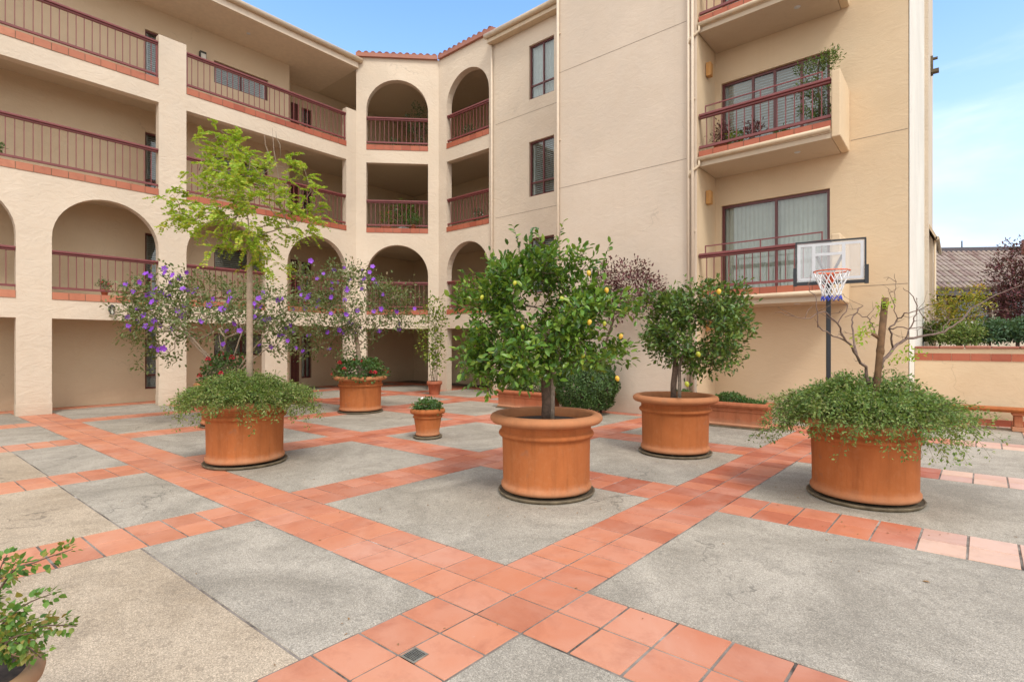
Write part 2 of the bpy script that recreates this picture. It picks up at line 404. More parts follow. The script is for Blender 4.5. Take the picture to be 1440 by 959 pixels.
# chamfer facade
a, b = .35, 2.53
out = [(0, -.02), (a, -.02), (a, LIN0 - .05), (b, LIN0 - .05), (b, -.02), (CHL, -.02), (CHL, 11.85), (0, 11.85)]
holes = [arch(a, b, LEV[0][0], 4.10), rect(a, b, LEV[1][0], LINB), arch(a, b, LEV[2][0], 10.0)]
bp(panel(CH, out, holes, TH_W), 'wall', 'stucco_cream')
# right piece and window wall
a, b = -13.79, -11.74
out = [(-14.208, -.02), (a, -.02), (a, LIN0 - .05), (b, LIN0 - .05), (b, -.02), (-7.9, -.02), (-7.9, 11.5), (-11.5, 11.5), (-11.5, 11.85), (-14.208, 11.85)]
RWIN = [(9.17, 10.84), (6.18, 7.87), (3.2, 4.90)]
holes = [arch(a, b, LEV[0][0], 4.14), rect(a, b, LEV[1][0], LINB), arch(a, b, LEV[2][0], 10.05)] + [rect(-10.06, -9.11, z0, z1) for z0, z1 in RWIN]
bp(panel(RW, out, holes, TH_W), 'wall', 'stucco_cream')
# big blank wall (solid slab running back), return wall, recessed wall, end wall
bp(panel(BW, rect(-8.06, -4.32, -.02, 13.2), [], 1.6), 'wall', 'stucco_rose')
BDOOR = [(2.80, 4.86), (5.72, 7.71), (8.66, 10.6)]
mb = panel(RC, rect(-4.318, -.69, -.02, 13.2), [rect(-4.18, -1.985, z0, z1) for z0, z1 in BDOOR], .22)
bp(mb, 'wall', 'stucco_ochre')
EN = Frame(-.69, 0, 0, 1)
bp(panel(EN, rect(12.712, 19.0, -.02, 13.2), [rect(14.95, 15.45, 1.75, 2.7)], .22), 'wall', 'stucco_lit')
mb = MB(); mb.box(-.91, -.69, 12.472, 12.712, -.02, 13.2); bp(mb, 'wall', 'stucco_lit')
mb = MB(); mb.box(-.95, -.60, 19.0, 22.6, -.02, 13.2); bp(mb, 'wall', 'stucco_cream')
# thin brown strip where stucco turns the return corner
mb = panel(Frame(-4.316, 0, 0, 1), rect(11.333, 12.468, -.02, 13.2), [], .01)
bp(mb, 'wall', 'stucco_ochre')
# rear and hidden walls, roofs
mb = MB(); mb.box(-22.2, -22, -4, 22.6, 0, 11.4); mb.box(-22, -.95, 22.4, 22.6, 0, 13.0); mb.box(-22, -16.53, -4.2, -4, 0, 11.4)
bp(mb, 'rear_wall', 'stucco_cream')
mb = MB(); mb.box(-22.3, -16.15, -4.4, 10.62, 11.42, 11.70)
bp(mb, 'roof', 'trim_cream')
plan = [(-22.2, 10.63), (-16.6, 10.63), (-16.48, 10.72), (-14.30, 12.91), (-8.0, 12.91), (-8.0, 22.5), (-22.2, 22.5)]
def slab(plan, z0, z1, mb, mi=0):
    tr = tessellate_polygon([[Vector((x, y, 0)) for x, y in plan]]); n = len(plan)
    def sg(t): A, B, C = [plan[i] for i in t]; return (B[0]-A[0])*(C[1]-A[1])-(B[1]-A[1])*(C[0]-A[0])
    tr = [t if sg(t) > 0 else tuple(reversed(t)) for t in tr]
    vs = [(x, y, z1) for x, y in plan] + [(x, y, z0) for x, y in plan]
    fs = [tuple(t) for t in tr] + [tuple(n + i for i in reversed(t)) for t in tr] + [(i, i + n, (i + 1) % n + n, (i + 1) % n) for i in range(n)]
    mb.add(vs, fs, mi)
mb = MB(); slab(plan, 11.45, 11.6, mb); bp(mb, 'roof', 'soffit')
mb = MB(); mb.box(-8.06, -.69, 11.34, 22.4, 13.2, 13.4); bp(mb, 'roof', 'trim_cream')
# gutters and fascia
mb = MB(); mb.tube([(-16.09, y, 11.69) for y in (-4.4, 10.72)], .085, 10)
mb.box(-16.20, -16.10, -4.4, 10.70, 11.62, 11.76)
bp(mb, 'gutter', 'gutter_tan')
mb = MB(); mb.box(-11.62, -8.06, 12.42, 12.66, 11.40, 11.56); mb.tube([(-11.66, 12.38, 11.60), (-8.02, 12.38, 11.60)], .085, 10); mb.box(-11.62, -8.06, 12.40, 13.4, 11.56, 11.68)
bp(mb, 'eave', 'gutter_tan')
# red barrel tile coping over chamfer and right piece
mb = MB()
def barrel_row(fr, s0, s1, z, mb, rad=.095, pitch=.24, length=.5):
    s = s0
    while s < s1 - .02:
        a = Vector(fr.p(s + pitch / 2, -.09, z)); b = Vector(fr.p(s + pitch / 2, length, z + .16))
        mb.tube([a, a.lerp(b, .5), b], [rad * 1.05, rad, rad * .95], 10, 0); s += pitch
    mb.obox(fr, s0, s1, -.10, length, z - .09, z + .045)
barrel_row(CH, .0, CHL - .05, 11.93, mb); barrel_row(RW, -14.15, -11.5, 11.93, mb)
bp(mb, 'coping', 'roof_tile_red')
mb = MB(); mb.box(-12.3, -11.7, 14.6, 15.2, 11.6, 12.75); mb.box(-12.4, -11.6, 14.5, 15.3, 12.75, 12.83)
for x in (-12.3, -12.0, -11.7): mb.bar((x, 14.6, 12.83), (x + (-12 - x) * .8, 14.9, 13.0), .05)
bp(mb, 'chimney', 'trim_cream')
# ceilings and walkway floors
wplan = [(-19.1, -4), (-16.50, -4), (-16.50, 10.70), (-14.31, 12.895), (-11.6, 12.895), (-11.6, 15.45), (-19.1, 15.45)]
for z0, z1 in LEV:
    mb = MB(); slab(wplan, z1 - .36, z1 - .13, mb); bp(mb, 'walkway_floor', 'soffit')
# inner walls of the walkways, with doors and windows
IN = Frame(-17.84, 0, 0, 1); DP = Frame(-19.0, 0, 0, 1)
floors = [0, 2.74, 5.66, 8.62]
tallw = [(5.53, 6.42)]
hol = []
def on_in(u):  # y on the inner wall seen at pixel u
    k_ = (u - 720) / F_PX; s_, c_ = math.sin(TH), math.cos(TH); x = -17.84
    return (k_ * -x * s_ - x * c_) / (s_ - k_ * c_)
def on_dp(u):
    k_ = (u - 720) / F_PX; s_, c_ = math.sin(TH), math.cos(TH); x = -19.0
    return (k_ * -x * s_ - x * c_) / (s_ - k_ * c_)
# surveyed along the wall: tall sidelight windows, high sliding windows
TW = []; HW = []
for off in (0, -5.65): TW.append((on_in(204) + off, on_in(260) + off))
HW.append((on_in(301), on_in(377)))
for f in floors:
    for a, b in TW: hol.append(rect(a, b, f + .35, f + 2.12))
    for a, b in HW:
        if b < 8.9: hol.append(rect(a, b, f + 1.28, f + 1.98))
bp(panel(IN, rect(-4, 8.95, -.02, 11.44), hol, .2), 'inner_wall', 'stucco_inner')
mb = MB(); mb.box(-19.0, -18.042, 8.75, 8.95, 0, 11.44); bp(mb, 'inner_wall', 'stucco_inner')
DD = (on_dp(409), on_dp(420)); DWN = (on_dp(424), on_dp(438))
hol = []
for f in floors: hol.append(rect(DWN[0], DWN[1], f + .35, f + 2.05))
bp(panel(DP, rect(8.96, 15.4, -.02, 11.44), hol, .2), 'inner_wall', 'stucco_inner')
bp(panel(Frame(0, 15.4, 1, 0), rect(-19.0, -11.4, -.02, 11.44), [], .2), 'inner_wall', 'stucco_inner')
bp(panel(Frame(-11.6, 15.398, 0, -1), rect(0, 2.49, -.02, 11.44), [], .2), 'inner_wall', 'stucco_inner')

def window(fr, s0, s1, z0, z1, mull=(), trans=(), dep=.07, fw=.05, blind=None, split=None, name='window'):
    mb = MB(); e = .002
    mb.obox(fr, s0 + e, s1 - e, dep, dep + .06, z1 - fw, z1 - e); mb.obox(fr, s0 + e, s1 - e, dep, dep + .06, z0 + e, z0 + fw)
    mb.obox(fr, s0 + e, s0 + fw, dep, dep + .06, z0 + fw, z1 - fw); mb.obox(fr, s1 - fw, s1 - e, dep, dep + .06, z0 + fw, z1 - fw)
    for m in mull: mb.obox(fr, m - fw * .45, m + fw * .45, dep + .003, dep + .055, z0 + fw, z1 - fw)
    for t in trans:
        xs = [s0 + fw] + [q for m in mull for q in (m - fw * .45, m + fw * .45)] + [s1 - fw]
        for i in range(0, len(xs), 2): mb.obox(fr, xs[i], xs[i + 1], dep + .005, dep + .052, t - fw * .45, t + fw * .45)
    w = bp(mb, name, 'frame_red')
    g = MB(); g.obox(fr, s0 + fw - .005, s1 - fw + .005, dep + .026, dep + .034, z0 + fw - .005, z1 - fw + .005)
    gp = g.build('pane', 'glass', w)
    if blind:
        kind, a, b, m = blind
        bb = MB(); d = dep + .10
        if kind == 'slat':
            z = z0 + fw
            while z < z1 - fw:
                vs = [fr.p(a, d, z), fr.p(b, d, z), fr.p(b, d + .04, z + .035), fr.p(a, d + .04, z + .035)]
                vs += [(x, y, q + .006) for x, y, q in vs]
                bb.add(vs, [(0, 1, 2, 3), (7, 6, 5, 4), (0, 4, 5, 1), (3, 2, 6, 7), (0, 3, 7, 4), (1, 5, 6, 2)]); z += .062
            bb.obox(fr, a, a + .045, d - .01, d + .03, z0 + fw, z1 - fw); bb.obox(fr, b - .045, b, d - .01, d + .03, z0 + fw, z1 - fw)
        else:
            n = int((b - a) / .045); 
            for i in range(n):
                x0 = a + (b - a) * i / n; x1 = a + (b - a) * (i + 1.06) / n
                o1 = d + .025 * (i % 2); o2 = d + .025 * ((i + 1) % 2); vs = [fr.p(x0, o1, z0 + .02), fr.p(x1, o2, z0 + .02), fr.p(x1, o2, z1 - .04), fr.p(x0, o1, z1 - .04)]
                bb.add(vs, [(0, 1, 2, 3)])
        bb.build('blind', m, w)
    return w

for f in floors:
    for i, (a, b) in enumerate(TW):
        window(IN, a, b, f + .35, f + 2.12, mull=((a + b) / 2,), trans=(f + .75,), blind=('slat', a + .06, (a + b) / 2 if f < 3 else b - .05, 'blind_white'))
    for a, b in HW:
        if b < 8.9: window(IN, a, b, f + 1.28, f + 1.98, mull=((a + b) / 2,), blind=('slat', a + .05, b - .05, 'blind_beige'))
    window(DP, DWN[0], DWN[1], f + .35, f + 2.05, mull=((DWN[0] + DWN[1]) / 2,), blind=('vert', DWN[0] + .05, DWN[1] - .05, 'blind_beige'))
    mb = MB(); mb.obox(DP, DD[0], DD[1], -.03, -.002, f + .0, f + 2.08)
    d = bp(mb, 'door', 'frame_red')
    p = MB(); w_ = (DD[1] - DD[0])
    for q in (0, 1):
        for z0, z1 in ((f + .15, f + .95), (f + 1.05, f + 1.95)):
            p.obox(DP, DD[0] + .06 + q * w_ * .48, DD[0] + w_ * .44 + q * w_ * .48, -.042, -.031, z0, z1)
    p.build('door_panel', 'door_brown', d)
    h = MB(); h.ball(DP.p(DD[0] + .07, -.06, f + 1.0), .022); h.build('handle', 'drain_metal', d)
    # doors on the far wall of the corner, dim behind the arches
    FRR = Frame(0, 15.4, 1, 0)
    mb = MB(); mb.obox(FRR, -13.6, -12.7, -.03, -.002, f, f + 2.08); d = bp(mb, 'door', 'door_brown')
    h = MB(); h.ball(FRR.p(-13.5, -.06, f + 1.0), .022); h.build('handle', 'drain_metal', d)
for z0, z1 in RWIN:
    window(RW, -10.06, -9.11, z0, z1, mull=(-9.55,), trans=(z0 + .43,), blind=('slat', -10.0, -9.16, 'blind_white') if z0 < 9 else ('vert', -10.0, -9.16, 'blind_white'))
window(EN, 14.95, 15.45, 1.75, 2.7)
# balcony doors
for i, (z0, z1) in enumerate(BDOOR):
    if i == 0: window(RC, -4.18, -1.985, z0, z1, mull=(-3.02,), fw=.06, blind=('vert', -4.12, -2.04, 'blind_beige'))
    else: window(RC, -4.18, -1.985, z0, z1, mull=(-3.50, -3.05, -2.52), fw=.06, blind=('slat', -4.12, -2.04, 'blind_white'))

# tile bands
def band(fr, s0, s1, z0, z1, d1=TH_W + .01, name='tile_band', parent=None):
    mb = MB(); n = max(1, round((s1 - s0) / .305)); w = (s1 - s0) / n
    for i in range(n):
        mb.obox(fr, s0 + i * w + .006, s0 + (i + 1) * w - .006, -.014 - .002 * (i % 2), d1, z0, z1)
    mb2 = MB(); mb2.obox(fr, s0 + .001, s1 - .001, -.006, d1 - .01, z0 - .004, z1 - .006)
    o = bp(mb, name, 'band_tile') if parent is None else mb.build(name, 'band_tile', parent)
    g = mb2.build('grout', 'saucer_mat', o if parent is None else parent); return o
def railing(fr, s0, s1, zt, d=.07, h=.98, extra=False, parent=None, low=.10, ends=False, step=.155):
    mb = MB(); zb = zt + low + .02; zr = zt + h
    n = round((s1 - s0) / step)
    for i in range(1, n):
        s = s0 + (s1 - s0) * i / n; mb.obox(fr, s - .0085, s + .0085, d - .0085, d + .0085, zb, zr - .06)
    if ends:
        for s in (s0 + .03, s1 - .03): mb.obox(fr, s - .02, s + .02, d - .02, d + .02, zt, zr - .06)
    r = bp(mb, 'railing', 'rail_red') if parent is None else mb.build('railing', 'rail_red', parent)
    hr = MB(); hr.obox(fr, s0 + .002, s1 - .002, d - .065, d + .065, zr - .055, zr)
    hr.obox(fr, s0 + .002, s1 - .002, d - .035, d + .035, zr - .10, zr - .055)
    # sub-part only when the railing itself is a part
    (hr.build('handrail', 'rail_red', r if parent is None else parent, bevel=.012))
    lr = MB(); lr.obox(fr, s0 + .002, s1 - .002, d - .03, d + .03, zb - .035, zb + .015)
    lr.build('bottom_rail', 'rail_red', r if parent is None else parent)
    if extra:
        ex = MB(); z = zr + .17
        ex.obox(fr, s0 + .12, s1 - .14, d - .012, d + .012, z - .024, z)
        for s in (s0 + .13, (s0 + s1) * .5, s1 - .15): ex.obox(fr, s - .011, s + .011, d - .011, d + .011, zr, z - .024)
        ex.build('upper_rail', 'rail_red', r if parent is None else parent)
    return r
for a, b in bays:
    band(LW, a, b, *LEV[0]); railing(LW, a, b, LEV[0][1], h=1.0)
for a, b in ((-3.6, -1.08), (-.42, 4.56), (5.22, 10.21)):
    for z0, z1 in LEV[1:]:
        band(LW, a, b, z0, z1); railing(LW, a, b, z1, h=1.0 if z0 > 6 else 1.08, ends=z0 > 6)
for z0, z1 in LEV:
    band(CH, .35, 2.53, z0, z1); railing(CH, .35, 2.53, z1, h=1.0)
    band(RW, -13.79, -11.74, z0, z1); railing(RW, -13.79, -11.74, z1, h=1.0)
# wall control joints
for z in (8.786, 5.744, 2.80):
    for fr_, a, b in ((RW, -11.45, -8.1), (BW, -8.0, -4.55), (RC, -1.62, -.70)):
        mb = MB(); mb.obox(fr_, a, b, -.003, 0, z - .006, z + .006); bp(mb, 'control_joint', 'joint_tan')
# balconies
BF = Frame(0, 11.38, 1, 0)
for i, (z0, z1) in enumerate([(2.63, 2.80), (5.69, 5.85), (8.62, 8.78)]):
    sb = z0 - .17
    mb = MB(); mb.box(-4.300, -1.79, 11.385, 12.465, sb, z0)
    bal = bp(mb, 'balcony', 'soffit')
    fl = MB(); fl.box(-4.300, -1.79, 11.60, 12.465, z0, z1 - .06); fl.build('floor_slab', 'trim_cream', bal)
    band(BF, -4.300, -1.79, z0 + .003, z1, .16, parent=bal)
    railing(BF, -4.300, -1.80, z1, d=.06, h=.82, extra=True, parent=bal, low=.09)
    pr = MB(); pr.box(-1.788, -1.64, 11.36, 12.465, z0 - .17, z0 + 1.08)
    pr.build('parapet', 'stucco_ochre' if i else 'stucco_ochre', bal, bevel=.02)
    g = MB(); g.tube([(-4.30, 11.34, z0 - .02), (-1.80, 11.34, z0 - .005)], .048, 10); g.box(-4.30, -1.80, 11.355, 11.385, z0 - .07, z0 + .0)
    g.tube([(-4.27, 11.33, z0 - .03), (-4.27, 11.33, z0 - .15), (-4.33, 11.30, z0 - .22), (-4.44, 11.28, z0 - .27), (-4.48, 11.28, z0 - .40)], .028, 8)
    g.build('gutter', 'gutter_tan', bal)
    lt = MB(); lt.lathe([(.001, -.012), (.05, -.01), (.06, 0)], 16, (-2.45, 11.8, sb)); lt.build('ceiling_light', 'white_plastic', bal)
mb = MB(); mb.tube([(-4.40, 11.285, .05), (-4.40, 11.285, 13.0)], .034, 10); mb.tube([(-4.49, 11.28, .05), (-4.49, 11.28, 13.0)], .03, 10)
for z in (1.2, 4.1, 7, 9.8): mb.box(-4.54, -4.35, 11.30, 11.328, z, z + .03)
bp(mb, 'downspout', 'trim_cream')
mb = MB(); mb.tube([(-7.99, 11.28, .05), (-7.99, 11.28, 13.0)], .035, 10)
for z in (1.2, 4.1, 7, 9.8): mb.box(-8.04, -7.93, 11.30, 11.328, z, z + .03)
bp(mb, 'downspout', 'trim_cream')
mb = MB(); mb.tube([(-11.56, 12.60, .05), (-11.56, 12.60, 11.5)], .035, 10); bp(mb, 'downspout', 'trim_cream')
# lamps on the return wall
for z in (1.95, 4.80, 7.68, 10.6):
    mb = MB(); mb.box(-4.305, -4.20, 11.82, 11.98, z, z + .30); mb.box(-4.205, -4.19, 11.84, 11.96, z + .02, z + .28)
    bp(mb, 'wall_lamp', 'lamp_wood', bevel=.012)
# lantern under the band and lantern on the inner wall of the top walkway
def lantern(p, out, name='wall_lantern'):
    x, y, z = p; mb = MB()
    mb.box(x, x + .03, y - .05, y + .05, z + .0, z + .14); mb.bar((x + .03, y, z + .12), (x + .11, y, z + .14), .02)
    mb.lathe([(.001, .18), (.03, .165), (.075, .11), (.08, .10), (.055, .095)], 8, (x + .11, y, z))
    mb.lathe([(.04, -.075), (.045, -.06), (.001, -.06)], 8, (x + .11, y, z))
    for t in range(4): 
        a = PI / 4 + t * PI / 2; mb.bar((x + .11 + .045 * math.cos(a), y + .045 * math.sin(a), z - .06), (x + .11 + .06 * math.cos(a), y + .06 * math.sin(a), z + .10), .012)
    l = bp(mb, name, 'lantern_black'); g = MB(); g.lathe([(.035, -.06), (.048, .09)], 8, (x + .11, y, z)); g.build('lamp_glass', 'lantern_glass', l)
lantern((-16.262, 3.52, 2.46), 1)
lantern((-16.262, -2.2, 2.46), 1)
pL = on_in(284)
mb = MB(); mb.box(-17.838, -17.72, pL - .09, pL + .09, 10.42, 10.68); l = bp(mb, 'wall_lantern', 'lantern_black', bevel=.01)
g = MB(); g.box(-17.715, -17.70, pL - .07, pL + .07, 10.45, 10.60); g.box(-17.80, -17.74, pL - .06, pL + .06, 10.40, 10.418); g.build('lamp_glass', 'lantern_glass', l)
# fixtures and lower annexe at the far end of the end wall
mb = MB(); z = 8.6; 
mb.box(-.598, -.54, 20.5, 20.8, 9.95, 10.45); mb.box(-.54, -.43, 20.6, 20.7, 10.38, 10.43); mb.box(-.54, -.40, 20.55, 20.75, 9.97, 10.06)
bp(mb, 'wall_bracket', 'saucer_mat')
mb = MB(); mb.box(-.9, -.52, 19.6, 22.6, -.02, 4.6)
mb.add([(-.9, 19.6, 4.601), (-.52, 19.6, 4.601), (-.52, 19.6, 4.70), (-.9, 19.6, 5.5), (-.9, 22.6, 4.601), (-.52, 22.6, 4.601), (-.52, 22.6, 4.70), (-.9, 22.6, 5.5)], [(0, 1, 2, 3), (4, 7, 6, 5), (1, 5, 6, 2)])
ann = bp(mb, 'annexe', 'stucco_cream')
mb = MB(); mb.add([(-.9, 19.4, 5.8), (-.9, 22.8, 5.8), (-.42, 22.8, 4.75), (-.42, 19.4, 4.75), (-.9, 19.4, 5.65), (-.9, 22.8, 5.65), (-.42, 22.8, 4.62), (-.42, 19.4, 4.62)], [(0, 3, 2, 1), (4, 5, 6, 7), (0, 4, 7, 3), (1, 2, 6, 5), (2, 3, 7, 6), (0, 1, 5, 4)])
mb.tube([(-.41, 19.4, 4.70), (-.41, 22.8, 4.70)], .05, 8); mb.tube([(-.47, 19.56, 4.66), (-.47, 19.56, .1)], .03, 8)
mb.build('annexe_roof', 'gutter_tan', ann)
mb = MB(); mb.box(-.518, -.505, 20.2, 21.2, 3.0, 4.1); mb.build('annexe_window', 'frame_red', ann)
# small ceiling lights of the top walkway
for y in (7.2, 4.0):
    mb = MB(); mb.lathe([(.001, -.012), (.05, -.01), (.06, 0)], 16, (-17.0, y, 11.418)); bp(mb, 'ceiling_light', 'white_plastic')

# ------------------------------------------------------------------ ground and paving
def skew(x, y): return (x + .03 * (y - 2.5), y + .035 * (x + 2.5))
mb = MB(); mb.add([(-300, -300, -.012), (300, -300, -.012), (300, 300, -.012), (-300, 300, -.012)], [(0, 1, 2, 3)])
tag(mb.build('ground', 'dirt'), kind='structure')
SA = [(-3.6, -2.95), (-.65, .0), (2.28, 2.94), (5.21, 5.87), (8.15, 8.81), (11.12, 11.78), (14.1, 14.75)]
SB = [(-20.9, -20.2), (-17.85, -17.15), (-14.75, -14.08), (-11.70, -11.02), (-8.58, -7.92), (-5.65, -4.98), (-2.57, -1.88), (.60, 1.26), (3.65, 4.3), (6.7, 7.35)]
X0, X1, Y0, Y1 = -20.9, 7.35, -3.6, 14.75
base = MB()
base.box(X0 - .8, X1 + .8, Y0 - .8, 14.26, -.010, -.004)
rng = random.Random(3)
gaps_a = [(SA[i][1], SA[i + 1][0]) for i in range(len(SA) - 1)]
gaps_b = [(SB[i][1], SB[i + 1][0]) for i in range(len(SB) - 1)]
mb = MB()
def quad(mb, x0, x1, y0, y1, z, mi, g=.004, h=.006):
    x0 += g; x1 -= g; y0 += g; y1 -= g
    b = .004
    top = [skew(x0 + b, y0 + b), skew(x1 - b, y0 + b), skew(x1 - b, y1 - b), skew(x0 + b, y1 - b)]
    bot = [skew(x0, y0), skew(x1, y0), skew(x1, y1), skew(x0, y1)]
    vs = [(x, y, z) for x, y in top] + [(x, y, z - h) for x, y in bot]
    mb.add(vs, [(0, 1, 2, 3), (0, 4, 5, 1), (1, 5, 6, 2), (2, 6, 7, 3), (3, 7, 4, 0)], mi)
for (y0, y1) in gaps_a:
    for (x0, x1) in gaps_b:
        if y0 < 1 < y1 and x1 < -2 and x0 > -12:
            m = {-4.98: 1.37, -7.92: 1.42, -11.02: 1.45}.get(x0, 1.4)
            quad(mb, x0, x1, y0, m, 0, 1, .007); quad(mb, x0, x1, m, y1, 0, 0, .007)
        elif x0 > 0 and y0 < 1: quad(mb, x0, x1, y0, y1, 0, 1, .007)
        else: quad(mb, x0, x1, y0, y1, 0, 0, .007)
pave = mb.build('pavement', ['concrete_grey', 'concrete_beige']); tag(pave, kind='structure')
mbt = MB()
def tile_run(x0, x1, y0, y1, nx, ny):
    for i in range(nx):
        for j in range(ny):
            a = x0 + (x1 - x0) * i / nx; b = x0 + (x1 - x0) * (i + 1) / nx
            c = y0 + (y1 - y0) * j / ny; d = y0 + (y1 - y0) * (j + 1) / ny
            cx, cy = (a + b) / 2, (c + d) / 2
            # paler runs: low-sky glare painted into the tiles on the right side
            glare = (cx > -.35 and cx < .6 and cy > 4.5) or (cx > .6 and cy > 8)
            z = .002 + rng.uniform(-.0012, .0012)
            quad(mbt, a, b, c, d, z, 1 if glare else 0, .0062 + rng.uniform(-.0015, .002), .009)
for (y0, y1) in SA:
    for (x0, x1) in gaps_b: tile_run(x0, x1, y0, y1, round((x1 - x0) / .297), 2)
for (x0, x1) in SB:
    for (y0, y1) in gaps_a: tile_run(x0, x1, y0, y1, 2, round((y1 - y0) / .297))
    for (y0, y1) in SA: tile_run(x0, x1, y0, y1, 2, 2)
tiles = mbt.build('tile_path', ['floor_tile', 'floor_tile_glare']); tag(tiles, kind='structure')
bs = base.build('mortar_bed', 'mortar'); tag(bs, kind='structure')

# square floor drain
dr = empty('floor_drain', (W(583, 922, 736 * 1.64 / (922 - HOR)).xy.to_3d()), 'small square metal floor drain grate set in the red tile path', 'drain', rz=R(2))
mb = MB(); q = .052
mb.box(-q, q, -q, q, .0045, .0065, 0)
n = 8; w = 2 * q * .8 / n
mb.build('grate_frame', 'drain_metal', dr)
hb = MB()
for i in range(n):
    for j in range(n):
        x = -q * .8 + i * w; y = -q * .8 + j * w; hb.box(x + w * .18, x + w * .82, y + w * .18, y + w * .82, .0066, .0074)
hb.build('slot', 'hole_black', dr)

# ------------------------------------------------------------------ planters
def pot_parts(root, full=True):
    mb = MB()
    prof = [(.455, .055), (.492, .062), (.503, .085), (.502, .11), (.487, .125), (.482, .15), (.484, .40), (.490, .60), (.497, .630),
            (.520, .637), (.529, .655), (.529, .668), (.520, .685), (.500, .692), (.498, .745), (.512, .765), (.555, .772), (.598, .785), (.622, .81), (.626, .835), (.612, .862), (.580, .878), (.545, .880), (.520, .872), (.508, .852), (.500, .80), (.495, .74)]
    mb.lathe(prof, 72, wob=.0025)
    mb.build('pot', 'terracotta', root)
    sc = MB(); sc.lathe([(.001, .001), (.515, .001), (.530, .016), (.538, .034), (.530, .040), (.520, .038), (.515, .03), (.46, .028), (.001, .028)], 64, wob=.004)
    sc.build('saucer', 'saucer_mat', root)
    so = MB(); n = 40; so.disc(.50, .775, n, rough=.01); so.build('soil', 'soil', root)
P1 = W(768, 0, 5.86).xy.to_3d(); P2 = W(949, 0, 7.95).xy.to_3d()
P3 = W(1214, 0, 5.62).xy.to_3d(); P4 = W(345.5, 0, 7.30).xy.to_3d()
P5 = W(507, 0, 12.75).xy.to_3d(); P7 = W(322, 0, 10.65).xy.to_3d()
for p in (P1, P2, P3, P4, P5, P7): p.z = 0.0
GP = 'large round terracotta planters in the courtyard'
pot0 = empty('terracotta_planter', P1, 'large round terracotta pot in the centre of the courtyard holding the big lemon tree', 'planter', GP)
pot_parts(pot0)
for loc, lab, rz in ((P2, 'large round terracotta pot holding the smaller lemon tree near the blank wall', 1.3), (P3, 'large round terracotta pot on the right under trailing shrub and bare branches', 2.2),
                     (P4, 'large round terracotta pot on the left under trailing ground cover and a slender tree', .7), (P5, 'large round terracotta pot with red geraniums in front of the corner arch', 3.4),
                     (P7, 'round terracotta pot mostly hidden behind the left planter', 4.1)):
    c = copy_tree(pot0); c.location = loc; c.rotation_euler.z = rz; c['label'] = lab
# small pot with white flowers
P6 = W(601.5, 0, 9.2).xy.to_3d(); P6.z = 0
r = empty('small_planter', P6, 'small tapered terracotta pot holding white flowers, standing alone on the paving', 'planter')
mb = MB(); mb.lathe([(.17, .05), (.205, .055), (.212, .075), (.205, .095), (.20, .11), (.235, .33), (.238, .355), (.255, .362), (.258, .378), (.245, .39), (.243, .405), (.262, .43), (.29, .435), (.305, .46), (.305, .485), (.29, .51), (.262, .52), (.24, .51), (.232, .47), (.23, .44)], 56)
mb.build('pot', 'terracotta', r)
mb = MB(); mb.lathe([(.001, .001), (.225, .001), (.25, .02), (.252, .048), (.24, .05), (.22, .03), (.001, .03)], 48); mb.build('saucer', 'saucer_mat', r)
mb = MB(); mb.disc(.233, .47, 32); mb.build('soil', 'soil', r)
# pot at the corner column
P10 = W(611, 0, 17.1).xy.to_3d(); P10.z = 0
r = empty('nursery_pot', P10, 'small plain terracotta pot with climber standing at the corner column', 'plant pot')
mb = MB(); mb.lathe([(.001, .005), (.16, .005), (.165, .02), (.215, .33), (.24, .335), (.25, .36), (.252, .43), (.235, .44), (.215, .42), (.21, .38)], 40); mb.build('pot', 'pot_small', r)
mb = MB(); mb.disc(.213, .39, 24); mb.build('soil', 'soil', r)
# foreground corner pot
P11 = W(-70, 0, 1.95).xy.to_3d(); P11.z = 0
r = empty('corner_pot', P11, 'weathered tan pot at the bottom left corner of the photo', 'plant pot')
mb = MB(); mb.lathe([(.001, .003), (.17, .003), (.18, .02), (.215, .28), (.235, .305), (.262, .33), (.268, .355), (.255, .385), (.235, .395), (.215, .38), (.205, .35)], 56); mb.build('pot', 'terracotta_tan', r)
mb = MB(); mb.disc(.21, .355, 32); mb.build('soil', 'soil', r)
# rectangular troughs
def trough(x0, x1, y0, y1, h, label, mat):
    cx, cy = (x0 + x1) / 2, (y0 + y1) / 2
    r = empty('trough_planter', (cx, cy, 0), label, 'planter', 'rectangular terracotta troughs along the blank wall')
    a, b = (x1 - x0) / 2, (y1 - y0) / 2; mb = MB()
    lv = [(-.05, .03), (-.01, .03), (0.0, .05), (0.0, .07), (-.02, .085), (-.02, h * .62), (-.005, h * .64), (-.005, h * .69), (-.02, h * .71), (-.015, h * .78), (.03, h * .82), (.045, h * .9), (.03, h * .985), (0, h), (-.06, h), (-.08, h * .93), (-.08, h * .8)]
    o = 0; vs = []; fs = []
    for e, z in lv: vs += [(-a - e, -b - e, z), (a + e, -b - e, z), (a + e, b + e, z), (-a - e, b + e, z)]
    for i in range(len(lv) - 1):
        for j in range(4): p = i * 4 + j; q2 = i * 4 + (j + 1) % 4; fs.append((p, q2, q2 + 4, p + 4))
    mb.add(vs, fs); mb.build('trough', mat, r, bevel=.006)
    s = MB(); s.box(-a + .07, a - .07, -b + .07, b - .07, h * .8, h * .88); s.build('soil', 'soil', r)
    t = MB(); t.box(-a - .03, a + .03, -b - .03, b + .03, .002, .028); t.build('tray', 'saucer_mat', r)
    return r
trough(-4.75, -2.72, 10.62, 11.12, .50, 'long rectangular terracotta trough below the balconies, right of the smaller lemon tree', 'terracotta_red')
trough(-9.08, -7.45, 10.10, 10.62, .47, 'rectangular terracotta trough beside the clipped round shrub, behind the big lemon tree', 'terracotta_red')

